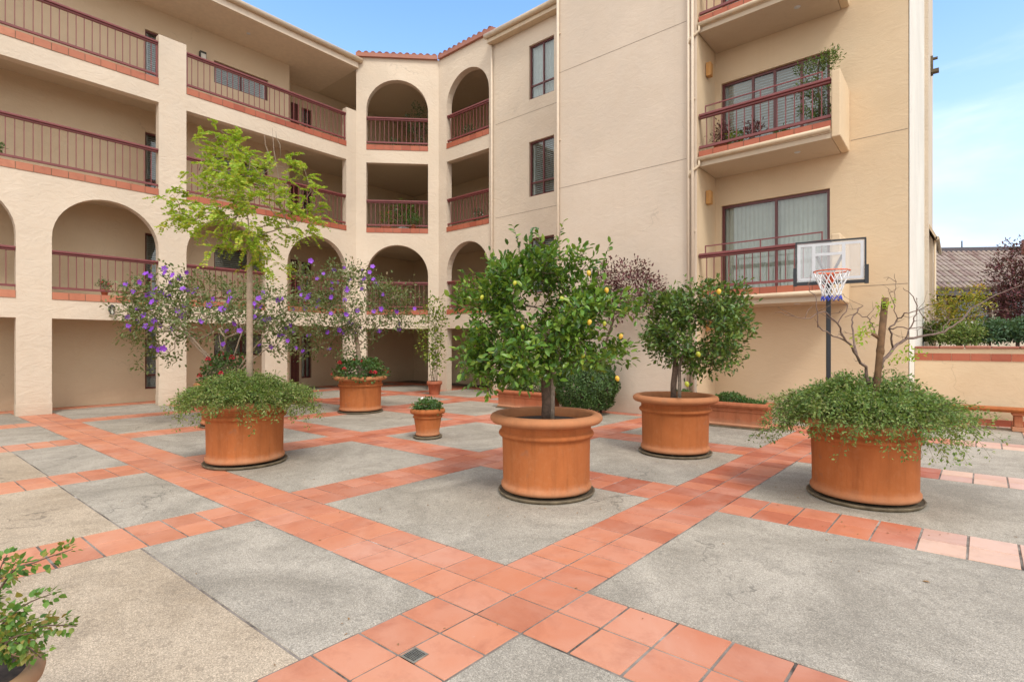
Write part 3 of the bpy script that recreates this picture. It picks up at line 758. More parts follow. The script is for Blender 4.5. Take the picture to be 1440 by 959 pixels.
# ------------------------------------------------------------------ vegetation tools
def nrm(a): return a / np.maximum(np.linalg.norm(a, axis=-1, keepdims=True), 1e-9)
LEAF = np.array([[0, 0, 0], [.28, .40, .10], [.68, .40, .08], [1, 0, -.06], [.68, -.40, .08], [.28, -.40, .10]])
LEAF_F = [(0, 1, 2, 3), (0, 3, 4, 5)]
def leaves_mesh(name, pos, dirs, nor, length, width, mats, parent=None, tpl=LEAF, faces=LEAF_F, loc=(0, 0, 0), mi=None, smooth=False):
    pos = np.asarray(pos, float); n = len(pos)
    d = nrm(np.asarray(dirs, float)); nn = np.asarray(nor, float); nn = nrm(nn - d * (nn * d).sum(1, keepdims=True)); s = np.cross(nn, d)
    L = np.broadcast_to(np.asarray(length, float), (n,))[:, None, None]; Wd = np.broadcast_to(np.asarray(width, float), (n,))[:, None, None]
    t = tpl[None]
    v = pos[:, None, :] + d[:, None, :] * t[..., 0:1] * L + s[:, None, :] * t[..., 1:2] * Wd + nn[:, None, :] * t[..., 2:3] * L
    k_ = tpl.shape[0]; v = v.reshape(-1, 3)
    me = bpy.data.meshes.new(name)
    fa = np.array(faces); nf = len(fa); m = fa.shape[1]
    idx = (fa[None] + (np.arange(n) * k_)[:, None, None]).reshape(-1)
    me.vertices.add(len(v)); me.vertices.foreach_set('co', v.reshape(-1))
    me.loops.add(len(idx)); me.loops.foreach_set('vertex_index', idx.astype(np.int32))
    me.polygons.add(n * nf); me.polygons.foreach_set('loop_start', (np.arange(n * nf) * m).astype(np.int32))
    try: me.polygons.foreach_set('loop_total', np.full(n * nf, m, np.int32))
    except Exception: pass
    if isinstance(mats, str): mats = [mats]
    for q in mats: me.materials.append(MATS[q])
    if mi is not None: me.polygons.foreach_set('material_index', np.repeat(np.asarray(mi, np.int32), nf))
    me.update(calc_edges=True); me.validate()
    ob = bpy.data.objects.new(name, me); ob.location = loc; col.objects.link(ob)
    if parent: ob.parent = parent
    return ob

def skeleton(trunk, targets, step, jit, rs, grav=0.0):
    "trunk: list of points; each target is joined to the nearest node; returns nodes, parents"
    N = [np.array(p, float) for p in trunk]; Pa = [-1] + list(range(len(trunk) - 1))
    top = N[-1]; first = max(1, len(trunk) // 2)
    order = sorted(range(len(targets)), key=lambda i: np.linalg.norm(targets[i] - top)); tips = {}
    depth = [0] * len(N)
    for i in order:
        t = targets[i]; A = np.array(N[first:]); dd = np.linalg.norm(A - t, axis=1) + np.array(depth[first:]) * .012
        j = int(dd.argmin()) + first; p = N[j]; dist = np.linalg.norm(t - p); n = max(1, int(math.ceil(dist / step)))
        bend = rs.normal(0, jit * dist, 3); bend[2] += grav * dist; prev = j
        for q in range(1, n + 1):
            f = q / n; pt = p + (t - p) * f + bend * math.sin(PI * f) + (rs.normal(0, jit * .25 * step, 3) if q < n else 0)
            N.append(pt); Pa.append(prev); depth.append(depth[prev] + 1); prev = len(N) - 1
        tips[i] = prev
    return np.array(N), Pa, tips
def radii(N, Pa, tip, expo, trunk_r, ntr):
    r = np.zeros(len(N))
    for i in range(len(N) - 1, -1, -1):
        r[i] = max(r[i] ** (1 / expo) if r[i] > 0 else 0, tip)
        if Pa[i] >= 0: r[Pa[i]] += r[i] ** expo
    sc = trunk_r / r[0]
    if sc < 1:
        r = tip + (r - tip) * (trunk_r - tip) / max(r[0] - tip, 1e-6)
    for i in range(ntr): r[i] = max(r[i], trunk_r * (1 - .25 * i / max(ntr, 1)))
    return r
def wood(N, Pa, r, name, mat, parent, loc=(0, 0, 0), sides=6):
    mb = MB()
    kids = {}
    for i, p in enumerate(Pa): kids.setdefault(p, []).append(i)
    # follow chains so tubes are continuous
    starts = [(0, None)]
    stack = [(0, -1)]
    done = set()
    while stack:
        s, fr = stack.pop()
        chain = ([fr] if fr >= 0 else []) + [s]; cur = s
        while kids.get(cur):
            ks = sorted(kids[cur], key=lambda q: -r[q]); nxt = ks[0]
            for q in ks[1:]: stack.append((q, cur))
            chain.append(nxt); cur = nxt
        if len(chain) > 1:
            rr = [r[c] for c in chain]
            if fr >= 0: rr[0] = min(rr[0], rr[1] * 1.25)
            thick = max(rr); mb.tube([N[c] for c in chain], rr, 8 if thick > .02 else (5 if thick > .006 else 4), cap=thick > .01)
    return mb.build(name, mat, parent, loc)
def ell(rs, n, c, rad, shell=.0, lo=-1.0):
    out = []
    while len(out) < n:
        v = rs.uniform(-1, 1, 3); l = np.linalg.norm(v)
        if l > 1 or l < shell or v[2] < lo: continue
        out.append(np.array(c) + v * np.array(rad))
    return np.array(out)
def lumpy(rs, n, lobes, shell=.35):
    "points in a union of ellipsoid lobes [(centre, radii, weight)]"
    w = np.array([l[2] for l in lobes], float); w /= w.sum(); out = []
    for c, rad, wt in lobes:
        k_ = int(round(n * wt / sum(l[2] for l in lobes))); out.append(ell(rs, k_, c, rad, shell))
    return np.concatenate(out)
def cluster(rs, tips, centre, per, sig, up=.35, out=.6, rnd=.8, along=None):
    n = len(tips); p = np.repeat(tips, per, 0); P = p + rs.normal(0, sig, p.shape)
    o = nrm(P - np.array(centre)); d = nrm(P - p) * .8 + o * out + rs.normal(0, rnd, P.shape) * .6; d[:, 2] += up * .3
    nor = np.zeros_like(P); nor[:, 2] = 1; nor += o * .5 + rs.normal(0, .45, P.shape)
    return P, d, nor

# ------------------------------------------------------------------ lemon trees
def lemon_tree(root_p, lobes, trunk, tr, ntips, per, ll, label, leafm, seed, fruits, stems=2, base_z=.78):
    rs = np.random.RandomState(seed)
    t = empty('lemon_tree', (root_p.x, root_p.y, base_z), label, 'tree', 'lemon trees in terracotta pots')
    tips = lumpy(rs, int(ntips * 1.75), lobes, .2)
    from mathutils import noise as mn
    nv = np.array([mn.noise(Vector(q) * 2.6 + Vector((seed, 0, 0))) + rs.normal(0, .08) for q in tips]); tips = tips[np.argsort(-nv)[:ntips]]
    cen = np.average([l[0] for l in lobes], 0, [l[2] for l in lobes])
    N, Pa, tp = skeleton(trunk, tips, .11, .10, rs)
    r = radii(N, Pa, .0022, 2.5, tr, len(trunk))
    wood(N, Pa, r, 'trunk', 'bark_brown', t)
    if stems > 1:
        mb = MB(); mb.tube([(.055, .03, 0), (.06, .035, .25), (.05, .05, .5), (.09, .12, .8), (.2, .22, 1.1)], [.032, .028, .026, .02, .012], 8); mb.build('trunk', 'bark_grey', t)
    P, d, nn = cluster(rs, tips, cen, per, .055, .5, .5, .9)
    # leaves scattered down the twigs as well
    idx = [i for i in range(len(trunk) + 5, len(N)) if r[i] < .006]; ex = np.array([N[i] for i in rs.choice(idx, int(ntips * per * .5))])
    P2_, d2_, n2_ = cluster(rs, ex, cen, 1, .03, .3, .4, 1.0)
    P = np.concatenate([P, P2_]); d = np.concatenate([d, d2_]); nn = np.concatenate([nn, n2_])
    L = rs.uniform(ll * .42, ll * 1.18, len(P)); leaves_mesh('crown', P, d, nn, L, L * rs.uniform(.46, .64, len(P)), leafm, t)
    for (q, green, s) in fruits:
        mb = MB(); mb.lathe([(.001, -.046), (.008, -.043), (.014, -.036), (.026, -.022), (.031, 0), (.028, .018), (.018, .032), (.006, .037), (.001, .038)], 14)
        o = mb.build('lemon', 'lemon_green' if green else 'lemon_skin', t, q); o.scale = (s, s, s); o.rotation_euler = (rs.uniform(-.4, .4), rs.uniform(-.4, .4), rs.uniform(0, 6))
    return t
def rel(u, v, Z, p, bz): w_ = W(u, v, Z); return (w_.x - p.x, w_.y - p.y, w_.z - bz)
def lobes_px(lst, p, Z0, bz, flat=1.0):
    "lobes given as (u, v, ru, rv, weight, dZ): real centres and radii at real distances"
    out = []
    for u, v, ru, rv, wt, dZ in lst:
        Z = Z0 + dZ; c = rel(u, v, Z, p, bz); rr = ru / F_PX * Z
        out.append((np.array(c), np.array([rr, rr, rv / F_PX * Z]) if not flat else np.array([rr, rr, rv / F_PX * Z]), wt))
    return out
lb = lobes_px([(760, 450, 98, 70, 6.5, 0), (700, 470, 62, 72, 3.2, -.1), (690, 400, 45, 42, 1.5, .2), (820, 470, 66, 58, 3, -.15), (850, 430, 48, 50, 2, .1), (782, 378, 60, 32, 2.2, 0),
               (735, 380, 44, 30, 1.4, -.3), (690, 510, 46, 40, 1.9, -.3), (740, 500, 60, 36, 1.6, -.5), (850, 490, 40, 26, 1, .2), (662, 505, 22, 40, .7, .0), (655, 440, 20, 35, .5, .0)], P1, 5.86, .78)
rsf = np.random.RandomState(5)
fr1 = []
for u, v, g, dz in ((853, 408, 0, -.55), (829, 453, 0, -.8), (868, 532, 0, -.7), (873, 473, 0, -.5), (828, 384, 0, -.6), (724, 398, 1, -.8), (678, 418, 1, -.6), (714, 490, 1, -.7), (735, 460, 1, -.9), (790, 420, 1, -.9), (820, 500, 1, -.7), (672, 460, 1, -.5), (850, 455, 1, -.6)):
    fr1.append((rel(u, v, 5.86 + dz * .75, P1, .78), g, (.74 if not g else .66)))
t1 = lemon_tree(P1, lb, [(0, 0, 0), (.01, 0, .2), (-.015, .01, .42), (0, .02, .62), (.02, .03, .8), (.0, .0, 1.0)], .058, 780, 8, .088, 'big lemon tree with dense green crown and yellow lemons in the central pot', 'lemon_leaf', 11, fr1)
# tall thin shoots on top of the big tree
rs = np.random.RandomState(21); mb = MB(); PP = []; DD_ = []; NN = []
for (u, v, u2, v2) in ((778, 372, 792, 312), (762, 370, 756, 322), (735, 372, 722, 318), (840, 400, 858, 342), (742, 372, 746, 328), (808, 380, 824, 352)):
    a = np.array(rel(u, v, 5.75, P1, .78)); b = np.array(rel(u2, v2, 5.6, P1, .78)); pts = [a + (b - a) * f + np.array([0, 0, .03]) * math.sin(PI * f) for f in np.linspace(0, 1, 6)]
    mb.tube(pts, np.linspace(.005, .002, 6), 4)
    for f in np.linspace(.35, 1, 11): PP.append(a + (b - a) * f); q = rs.normal(0, .8, 3); q[2] = abs(q[2]) * .5 + .3; DD_.append(q); NN.append(rs.normal(0, .5, 3) + [0, 0, 1])
mb.build('shoot', 'bark_grey', t1); leaves_mesh('shoot_leaves', PP, DD_, NN, rs.uniform(.06, .09, len(PP)), .042, 'lemon_leaf', t1)
lb = lobes_px([(978, 462, 78, 58, 10, 0), (930, 455, 40, 45, 2, 0), (1022, 460, 44, 44, 2.5, 0), (985, 425, 55, 30, 2, 0), (1035, 430, 28, 30, 1, 0), (935, 420, 30, 22, 1, 0), (1000, 505, 50, 26, 1.4, -.2), (915, 440, 28, 34, .8, .1)], P2, 7.95, .78)
fr2 = [(rel(u, v, 7.2, P2, .78), g, 1.0) for u, v, g in ((1011, 410, 0), (982, 498, 1), (966, 540, 1))]
lemon_tree(P2, lb, [(-.02, 0, 0), (-.02, 0, .25), (0, .01, .45), (.01, .01, .62), (0, 0, .8), (-.02, 0, 1.05)], .05, 640, 8, .082, 'smaller lemon tree with flat wide crown in the pot nearest the balconies', 'lemon_leaf_dark', 12, fr2, 2)

# ------------------------------------------------------------------ slender tree with feathery leaves
rs = np.random.RandomState(31)
b4 = .78
T4 = empty('feathery_tree', (P4.x, P4.y, b4), 'slender pale-trunked tree with feathery yellow-green leaves in the left planter', 'tree')
tr = [rel(351, v, 7.3, P4, b4) for v in (535, 500, 460, 420, 385, 352)]
tr[0] = (tr[0][0], tr[0][1], 0)
lb = lobes_px([(350, 290, 72, 60, 6, 0), (320, 225, 42, 42, 3, .2), (330, 262, 60, 36, 2.5, -.3), (400, 250, 40, 32, 2, 0), (418, 300, 38, 44, 2.4, 0), (275, 305, 40, 34, 1.5, 0), (262, 285, 22, 34, .9, 0), (320, 330, 50, 26, 1.2, -.3), (395, 345, 36, 30, 1, .1), (325, 200, 28, 22, 1, .1), (300, 240, 25, 30, 1, .2), (372, 372, 30, 18, .5, .0)], P4, 7.3, b4)
tips = lumpy(rs, 165, lb, .35)
N, Pa, tp = skeleton(tr, tips, .13, .12, rs, .06); r = radii(N, Pa, .0034, 2.4, .047, len(tr))
wood(N, Pa, r, 'trunk', 'bark_pale', T4)
FWD_NP = np.zeros(3)
FP, FD, FN, FL = [], [], [], []
cen = np.array(lb[0][0])
for tip in tips:
    for q in range(rs.randint(3, 6)):
        b = tip + rs.normal(0, .05, 3); o = nrm((b - cen)); d = o * .6 + rs.normal(0, .6, 3); d[2] = d[2] * .9 + .05; d = nrm(d); side = nrm(np.cross(d, [0, 0, 1]) + 1e-6)
        Lf = rs.uniform(.13, .23); nl = 8; fresh = rs.rand()
        for i in range(nl):
            f = (i + 1) / nl; p = b + d * Lf * f + np.array([0, 0, -.05 * f * f])
            for sg in (-1, 1):
                FP.append(p); FD.append(side * sg + d * .55 + rs.normal(0, .12, 3)); FN.append(np.array([0, 0, .7]) + rs.normal(0, .55, 3) + o * .5 - FWD_NP * .5); FL.append(rs.uniform(.045, .068) * (1 - .35 * f))
leaves_mesh('crown', FP, FD, FN, FL, np.array(FL) * .7, 'fern_leaf', T4)
mb = MB()
for (u0, v0, u1, v1) in ((395, 300, 383, 180), (380, 240, 372, 190), (300, 300, 240, 300), (395, 220, 388, 185), (280, 240, 286, 215), (330, 230, 318, 182)):
    mb = MB(); a = Vector(rel(u0, v0, 7.3, P4, b4)); b = Vector(rel(u1, v1, 7.2, P4, b4)); mb.tube([a, a.lerp(b, .4) + Vector((.03, 0, .02)), a.lerp(b, .75) + Vector((-.02, 0, 0)), b], [.006, .005, .004, .0025], 5)
    mb.build('bare_twig', 'bark_grey', T4)

# ------------------------------------------------------------------ trailing ground cover in planters
def trailing(p, label, seed, n, reach, rise, droop, lm, ll, cat='shrub', bz=.8, leaves=46, asym=None, group=None):
    rs = np.random.RandomState(seed)
    t = empty('trailing_shrub', (p.x, p.y, bz), label, cat, group)
    mb = MB(); PP = []; DV = []; NV = []
    for i in range(n):
        az = rs.uniform(0, 2 * PI); r0 = .46 * math.sqrt(rs.rand()); st = np.array([math.cos(az) * r0, math.sin(az) * r0, -.02])
        az2 = az + rs.normal(0, .45); dr_ = np.array([math.cos(az2), math.sin(az2)])
        sc = 1.0
        if asym is not None: sc = 1 + asym[2] * (dr_[0] * asym[0] + dr_[1] * asym[1])
        Lh = rs.uniform(.25, 1.0) * reach * sc * (.45 + .55 * r0 / .46); H = rise * rs.uniform(.5, 1.15) * (1.15 - .6 * r0 / .46); dp_ = droop * rs.uniform(.1, 1.1) * (Lh / reach)
        pts = []; m = 9
        for q in range(m):
            f = q / (m - 1); h = H * math.sin(min(1, f * 1.35) * PI * .62) / math.sin(PI * .5) - dp_ * f ** 2.4
            w_ = .03 * math.sin(f * 7 + i)
            pts.append(st + np.array([dr_[0] * Lh * f - dr_[1] * w_, dr_[1] * Lh * f + dr_[0] * w_, h]))
        pts = np.array(pts)
        # rest on the rim: nothing passes through the pot wall
        rr = np.hypot(pts[:, 0], pts[:, 1]); pts[:, 2] = np.where((rr < .67) & (pts[:, 2] < .1), np.maximum(pts[:, 2], .02 + .08 * (rr / .67)), pts[:, 2])
        mb.tube(pts, np.linspace(.004, .0012, m), 3, cap=False)
        for q in range(leaves):
            f = rs.uniform(.12, 1.0) * (m - 1); a = int(min(f, m - 1.001)); fr_ = f - a; pos = pts[a] * (1 - fr_) + pts[a + 1] * fr_; ax = nrm(pts[a + 1] - pts[a])
            off = rs.normal(0, 1, 3); off = nrm(off - ax * off.dot(ax))
            # short side sprigs
            sp = off * rs.uniform(0, .055) ; PP.append(pos + sp); DV.append(off * .9 + ax * .6 + rs.normal(0, .2, 3)); NV.append(rs.normal(0, .5, 3) + [0, 0, 1.0])
    mb.build('stems', 'green_stem', t)
    L = rs.uniform(ll * .7, ll * 1.25, len(PP)); leaves_mesh('foliage', PP, DV, NV, L, L * .62, lm, t)
    return t
trailing(P4, 'dense trailing small-leaved ground cover filling the left planter below the slender tree', 41, 620, .68, .42, .42, 'cover_leaf', .031, leaves=80)
trailing(P3, 'loose trailing small-leaved shrub spilling over the right planter', 42, 620, .76, .52, .58, 'cover_leaf_fresh', .031, leaves=80)

# bare branching tree and stake in the right planter
rs = np.random.RandomState(51)
bz = .8; B3 = empty('bare_tree', (P3.x, P3.y, bz), 'nearly leafless spreading tree with twisted brown branches in the right planter', 'tree')
def path(pix, Z, rad):
    return [rel(u, v, Z + dz, P3, bz) for u, v, dz in pix], rad
limbs = [
 ([(1222, 540, 0), (1218, 520, 0), (1205, 500, -.1), (1190, 480, -.2), (1178, 455, -.3), (1160, 438, -.35)], .018, .006),
 ([(1190, 480, -.2), (1165, 468, -.3), (1150, 460, -.35), (1148, 420, -.4), (1136, 400, -.4)], .008, .003),
 ([(1205, 500, -.1), (1200, 470, .1), (1198, 450, .2), (1206, 435, .2), (1214, 430, .2)], .011, .004),
 ([(1228, 535, 0), (1240, 510, 0), (1256, 490, .1), (1272, 478, .2), (1290, 474, .3), (1322, 468, .35), (1345, 455, .4), (1372, 430, .45), (1400, 415, .5), (1438, 400, .5)], .02, .004),
 ([(1256, 490, .1), (1250, 462, 0), (1262, 448, 0), (1275, 440, -.1), (1292, 436, -.1), (1320, 425, -.1)], .011, .003),
 ([(1240, 510, 0), (1238, 480, .1), (1226, 458, .2), (1222, 448, .2), (1205, 440, .3), (1188, 446, .3)], .010, .003),
 ([(1272, 478, .2), (1285, 452, .2), (1290, 430, .2), (1282, 415, .2), (1270, 405, .2)], .008, .003),
 ([(1322, 468, .35), (1335, 450, .4), (1350, 448, .4), (1390, 442, .4), (1410, 436, .4)], .006, .002),
 ([(1160, 438, -.35), (1132, 448, -.4), (1110, 444, -.4), (1090, 440, -.4)], .005, .002),
 ([(1178, 455, -.3), (1192, 430, -.3), (1175, 415, -.3), (1190, 418, -.3)], .006, .002),
 ([(1262, 448, 0), (1256, 425, .0), (1260, 405, 0), (1258, 385, 0)], .005, .002),
 ([(1292, 436, -.1), (1302, 450, -.1), (1320, 448, -.1)], .005, .002),
 ([(1250, 462, 0), (1270, 460, -.1), (1300, 462, -.15), (1330, 470, -.15)], .007, .003)]
mb = MB(); tipp = []
for pix, r0, r1 in limbs:
    pts = [Vector(rel(u, v, 5.62 + dz, P3, bz)) for u, v, dz in pix]
    # subdivide with wiggle
    out = []
    for i in range(len(pts) - 1):
        for q in range(4):
            f = q / 4; p = pts[i].lerp(pts[i + 1], f)
            if q: p = p + Vector(rs.normal(0, .008, 3))
            out.append(p)
    out.append(pts[-1]); mb.tube(out, np.linspace(r0, r1, len(out)), 7)
    # side twigs
    for i in range(4, len(out), 3):
        if rs.rand() < .75:
            d = Vector(rs.normal(0, 1, 3)); d.z = abs(d.z) * .8; d.normalize(); L_ = rs.uniform(.06, .26); e = out[i] + d * L_
            m_ = out[i].lerp(e, .5) + Vector(rs.normal(0, .02, 3)); rr = .0035
            mb.tube([out[i], m_, e], [rr, rr * .8, rr * .4], 4)
            if rs.rand() < .5:
                e2 = m_ + Vector(rs.normal(0, 1, 3)).normalized() * rs.uniform(.05, .13); mb.tube([m_, e2], [rr * .7, rr * .35], 4)
            tipp.append(np.array(e))
mb.build('trunk', 'bark_bare', B3)
PP, DV, NV = [], [], []
for u, v, dz in ((1243, 428, -.1), (1248, 424, -.1), (1213, 468, -.2), (1222, 462, 0), (1277, 500, -.3), (1262, 504, -.2), (1208, 480, -.3), (1285, 495, -.2), (1240, 432, 0)):
    c = np.array(rel(u, v, 5.62 + dz, P3, bz))
    for q in range(22): PP.append(c + rs.normal(0, .035, 3)); DV.append(rs.normal(0, 1, 3)); NV.append(rs.normal(0, .5, 3) + [0, 0, 1])
leaves_mesh('fresh_leaves', PP, DV, NV, rs.uniform(.03, .055, len(PP)), .022, 'fern_leaf', B3)
mb = MB(); a = Vector(rel(1227, 560, 5.55, P3, 0)); a.z = .76; b = Vector(rel(1245, 419, 5.55, P3, 0))
a = Vector((a.x + P3.x, a.y + P3.y, .76)); b = Vector((b.x + P3.x, b.y + P3.y, b.z))
mb.tube([(0, 0, 0), (b - a) * .3, (b - a) * .62, (b - a)], [.036, .032, .034, .033], 14)
st = (b - a) * .68; mb.tube([st, st + Vector((-.05, -.02, .04)), st + Vector((-.08, -.03, .06))], [.02, .018, .016], 7)
mb.ball(tuple(st * .9 + Vector((0, 0, -.03))), .040, .040, .07)
tag(mb.build('wooden_stake', 'stake_wood', None, a), 'thick brown wooden stake leaning beside the bare tree in the right planter', 'stake')

# ------------------------------------------------------------------ purple flowering shrubs
PET = np.array([[0, 0, 0], [.5, .38, .12], [.95, .3, .05], [.95, -.3, .05], [.5, -.38, .12]])
PET_F = [(0, 1, 2, 3, 4)]
def flowers(name, pts, size, mat, parent, rs, petals=5, face=None):
    if name == 'flower':
        src = None
        for p in pts:
            if src is None:
                src = flowers('flower', [(0, 0, 0)], size, mat, parent, rs, petals, face) if False else flower_mesh(size, mat, petals, parent)
                o = src
            else: o = src.copy(); col.objects.link(o)
            o.location = tuple(p); ax = Vector(face) + Vector(rs.normal(0, .35, 3)); o.rotation_euler = ax.to_track_quat('Z', 'Y').to_euler(); s_ = rs.uniform(.75, 1.2); o.scale = (s_,) * 3
        return src
    PP, DV, NV = [], [], []
    for p in pts:
        ax = nrm(np.array(face) + rs.normal(0, .35, 3)); x = nrm(np.cross(ax, [0.1, .2, 1])); y = np.cross(ax, x)
        for k_ in range(petals):
            t_ = 2 * PI * k_ / petals + rs.rand() * .3; PP.append(p); DV.append(x * math.cos(t_) + y * math.sin(t_) + ax * .15); NV.append(ax)
    return leaves_mesh(name, PP, DV, NV, size, size * 1.0, mat, parent, PET, PET_F)
def flower_mesh(size, mat, petals, parent):
    PP, DV, NV = [], [], []
    for k_ in range(petals):
        t_ = 2 * PI * k_ / petals; PP.append((0, 0, 0)); DV.append((math.cos(t_), math.sin(t_), .15)); NV.append((0, 0, 1))
    return leaves_mesh('flower', PP, DV, NV, size, size, mat, parent, PET, PET_F)
def princess(p, Z, lobes, trunk, seed, label, ntip, nfl, tr_r, fl_px):
    rs = np.random.RandomState(seed)
    t = empty('purple_shrub', (p.x, p.y, .78), label, 'shrub', 'purple flowering shrubs in pots')
    tips = lumpy(rs, ntip, lobes, .25); cen = np.average([l[0] for l in lobes], 0, [l[2] for l in lobes])
    N, Pa, tp = skeleton(trunk, tips, .15, .12, rs, .04); r = radii(N, Pa, .0035, 2.4, tr_r, len(trunk)); wood(N, Pa, r, 'trunk', 'bark_pale', t)
    P, d, nn = cluster(rs, tips, cen, 23, .085, .1, .5, 1.0); L = rs.uniform(.05, .095, len(P)); leaves_mesh('foliage', P, d, nn, L, L * .55, 'sage_leaf', t)
    pts = [np.array(rel(u, v, Z + rs.uniform(-.9, -.1), p, .78)) for u, v in fl_px]
    sel = rs.choice(len(tips), nfl, replace=False); pts += [tips[i] + rs.normal(0, .05, 3) for i in sel]
    flowers('flower', pts, .058, 'flower_purple', t, rs, 5, (-FWD.x, -FWD.y, .3))
    return t
lb = lobes_px([(290, 440, 100, 45, 6, 0), (215, 430, 50, 40, 2.6, 0), (185, 425, 30, 22, 1, 0), (340, 430, 70, 45, 3, 0), (410, 430, 42, 48, 2, 0), (225, 490, 40, 38, 1, .1), (260, 400, 60, 24, 1.5, 0), (395, 480, 34, 34, .8, 0), (200, 470, 24, 24, .7, 0)], P7, 10.65, .78)
princess(P7, 10.65, lb, [(0, 0, 0), (-.05, 0, .25), (-.2, -.05, .5), (-.25, 0, .75)], 61, 'wide purple-flowering shrub with pale branches behind the slender tree on the left', 300, 60, .035,
         [(205, 385), (212, 388), (232, 384), (273, 412), (278, 406), (197, 397), (193, 433), (202, 443), (181, 458), (220, 423), (250, 437), (282, 452), (316, 435), (322, 423), (330, 455), (337, 465), (364, 420), (367, 432), (230, 490), (314, 484), (243, 387), (262, 383), (396, 421), (357, 427), (349, 423)])
mb = MB(); fl = [t for t in bpy.data.objects if t.name == 'purple_shrub'][0]
for k_ in range(7):
    a = Vector((rs.uniform(-.1, .1), rs.uniform(-.1, .1), 0)); e = Vector(rel(rs.uniform(170, 440), rs.uniform(400, 480), 10.65 + rs.uniform(-.4, .4), P7, .78))
    mid = a.lerp(e, .4) + Vector((0, 0, .12)); mb.tube([a, mid, a.lerp(e, .7) + Vector((0, 0, .1)), e], [.022, .016, .011, .005], 6)
mb.build('branch', 'bark_pale', fl)
lb = lobes_px([(500, 425, 60, 48, 5, 0), (450, 450, 40, 42, 2.5, 0), (480, 395, 55, 26, 1.6, 0), (545, 415, 42, 32, 1.6, 0), (430, 400, 30, 30, 1, 0), (570, 448, 34, 14, .8, 0), (500, 480, 36, 26, 1.2, 0), (420, 480, 30, 24, .8, 0)], P5, 12.75, .78)
princess(P5, 12.75, lb, [(0, 0, 0), (-.05, 0, .4), (-.12, 0, .8), (-.2, 0, 1.1)], 62, 'purple-flowering shrub above red geraniums in front of the corner arch', 260, 44, .06,
         [(437, 367), (467, 407), (487, 405), (484, 377), (512, 392), (524, 375), (528, 395), (446, 392), (470, 380), (503, 437), (583, 434), (520, 383), (455, 385), (428, 414), (488, 408)])

def geranium(p, label, seed, c, rad, n, nfl, name='geranium', size=.045, fm='flower_red', bz=.78, lm='geranium_leaf', cat='flowers', group=None, fsize=.03, lsc=1.0, pet=5):
    rs = np.random.RandomState(seed); t = empty(name, (p.x, p.y, bz), label, cat, group)
    tips = ell(rs, n, c, rad, .5, -.25)
    mb = MB()
    for q in tips[::3]: mb.tube([(c[0] + (q[0] - c[0]) * .2, c[1] + (q[1] - c[1]) * .2, 0), q], [.004, .002], 3, cap=False)
    mb.build('stems', 'bark_grey', t)
    P, d, nn = cluster(rs, tips, c, 5, .03, .1, .8, .8); L = rs.uniform(size * .7, size * 1.2, len(P)); leaves_mesh('foliage', P, d, nn, L, L * .9 * lsc, lm, t)
    if nfl:
        sel = tips[rs.choice(n, nfl, replace=False)]; o = nrm(sel - np.array(c)); sel = sel + o * .06; face = (-FWD.x * .5, -FWD.y * .5, .8)
        if pet == 6: flowers('flower', sel, fsize, fm, t, rs, 6, face)
        else:
            v_ = nrm(rs.normal(0, 1, (45, 3))); v_[:, 2] = np.abs(v_[:, 2]) * 1.3 - .3; fo = leaves_mesh('flower_head', v_ * .035, v_ + rs.normal(0, .8, v_.shape), v_, .026, .028, fm, t)
            for i_, q in enumerate(sel):
                h_ = fo if i_ == 0 else fo.copy()
                if i_: col.objects.link(h_)
                h_.location = tuple(q); h_.scale = (rs.uniform(.7, 1.2),) * 3
    return t
geranium(P5, 'mound of red geraniums in the pot in front of the corner arch', 71, (0, 0, .12), (.66, .66, .42), 420, 18, size=.06)
geranium(P7, 'red geraniums in the hidden pot behind the left planter', 72, (-.1, 0, .22), (.5, .5, .5), 260, 16, size=.055)
geranium(P6, 'low white-flowered plant in the small terracotta pot', 73, (0, 0, .03), (.24, .24, .16), 240, 5, 'white_flower_plant', .04, 'flower_white', .47, fsize=.028, pet=6)

# clipped round shrub, plum shrub, trough plants, climber
rs = np.random.RandomState(81)
c = Vector((-6.62, 10.48, 0)); t = empty('round_shrub', c, 'clipped round dark green shrub on the paving against the blank wall', 'shrub')
v = nrm(rs.normal(0, 1, (15000, 3))); v[:, 2] = np.where(v[:, 2] < -.82, -v[:, 2], v[:, 2]); rad_ = (.72 + .045 * np.sin(v[:, 0] * 9 + v[:, 2] * 7) + .03 * np.sin(v[:, 1] * 17))[:, None] * (1 - np.abs(rs.normal(0, .05, (15000, 1))))
P = v * rad_ * np.array([1.0, 1.0, .92]) + np.array([0, 0, .68]); leaves_mesh('foliage', P, np.cross(v, rs.normal(0, 1, v.shape)) + v * .35, v + rs.normal(0, .45, v.shape), rs.uniform(.035, .06, len(P)), .038, 'box_leaf', t)
mb = MB(); mb.tube([(0, 0, 0), (0, 0, .7)], [.05, .04], 8)
for q in ell(rs, 60, (0, 0, .68), (.66, .66, .6), .7): mb.tube([(0, 0, .4), tuple(q)], [.012, .004], 4)
mb.build('trunk', 'bark_brown', t)
def bush(name, base, label, cat, lobes, trunk, seed, ntip, per, ll, lm, bark, tr_r=.03, group=None, wr=.5, sig=.06):
    rs = np.random.RandomState(seed); t = empty(name, base, label, cat, group); tips = lumpy(rs, ntip, lobes, .2)
    cen = np.average([l[0] for l in lobes], 0, [l[2] for l in lobes]); N, Pa, tp = skeleton(trunk, tips, .16, .1, rs)
    r = radii(N, Pa, .003, 2.5, tr_r, len(trunk)); wood(N, Pa, r, 'trunk', bark, t)
    P, d, nn = cluster(rs, tips, cen, per, sig, .3, .5, 1.0); L = rs.uniform(ll * .7, ll * 1.2, len(P)); leaves_mesh('crown', P, d, nn, L, L * wr, lm, t); return t
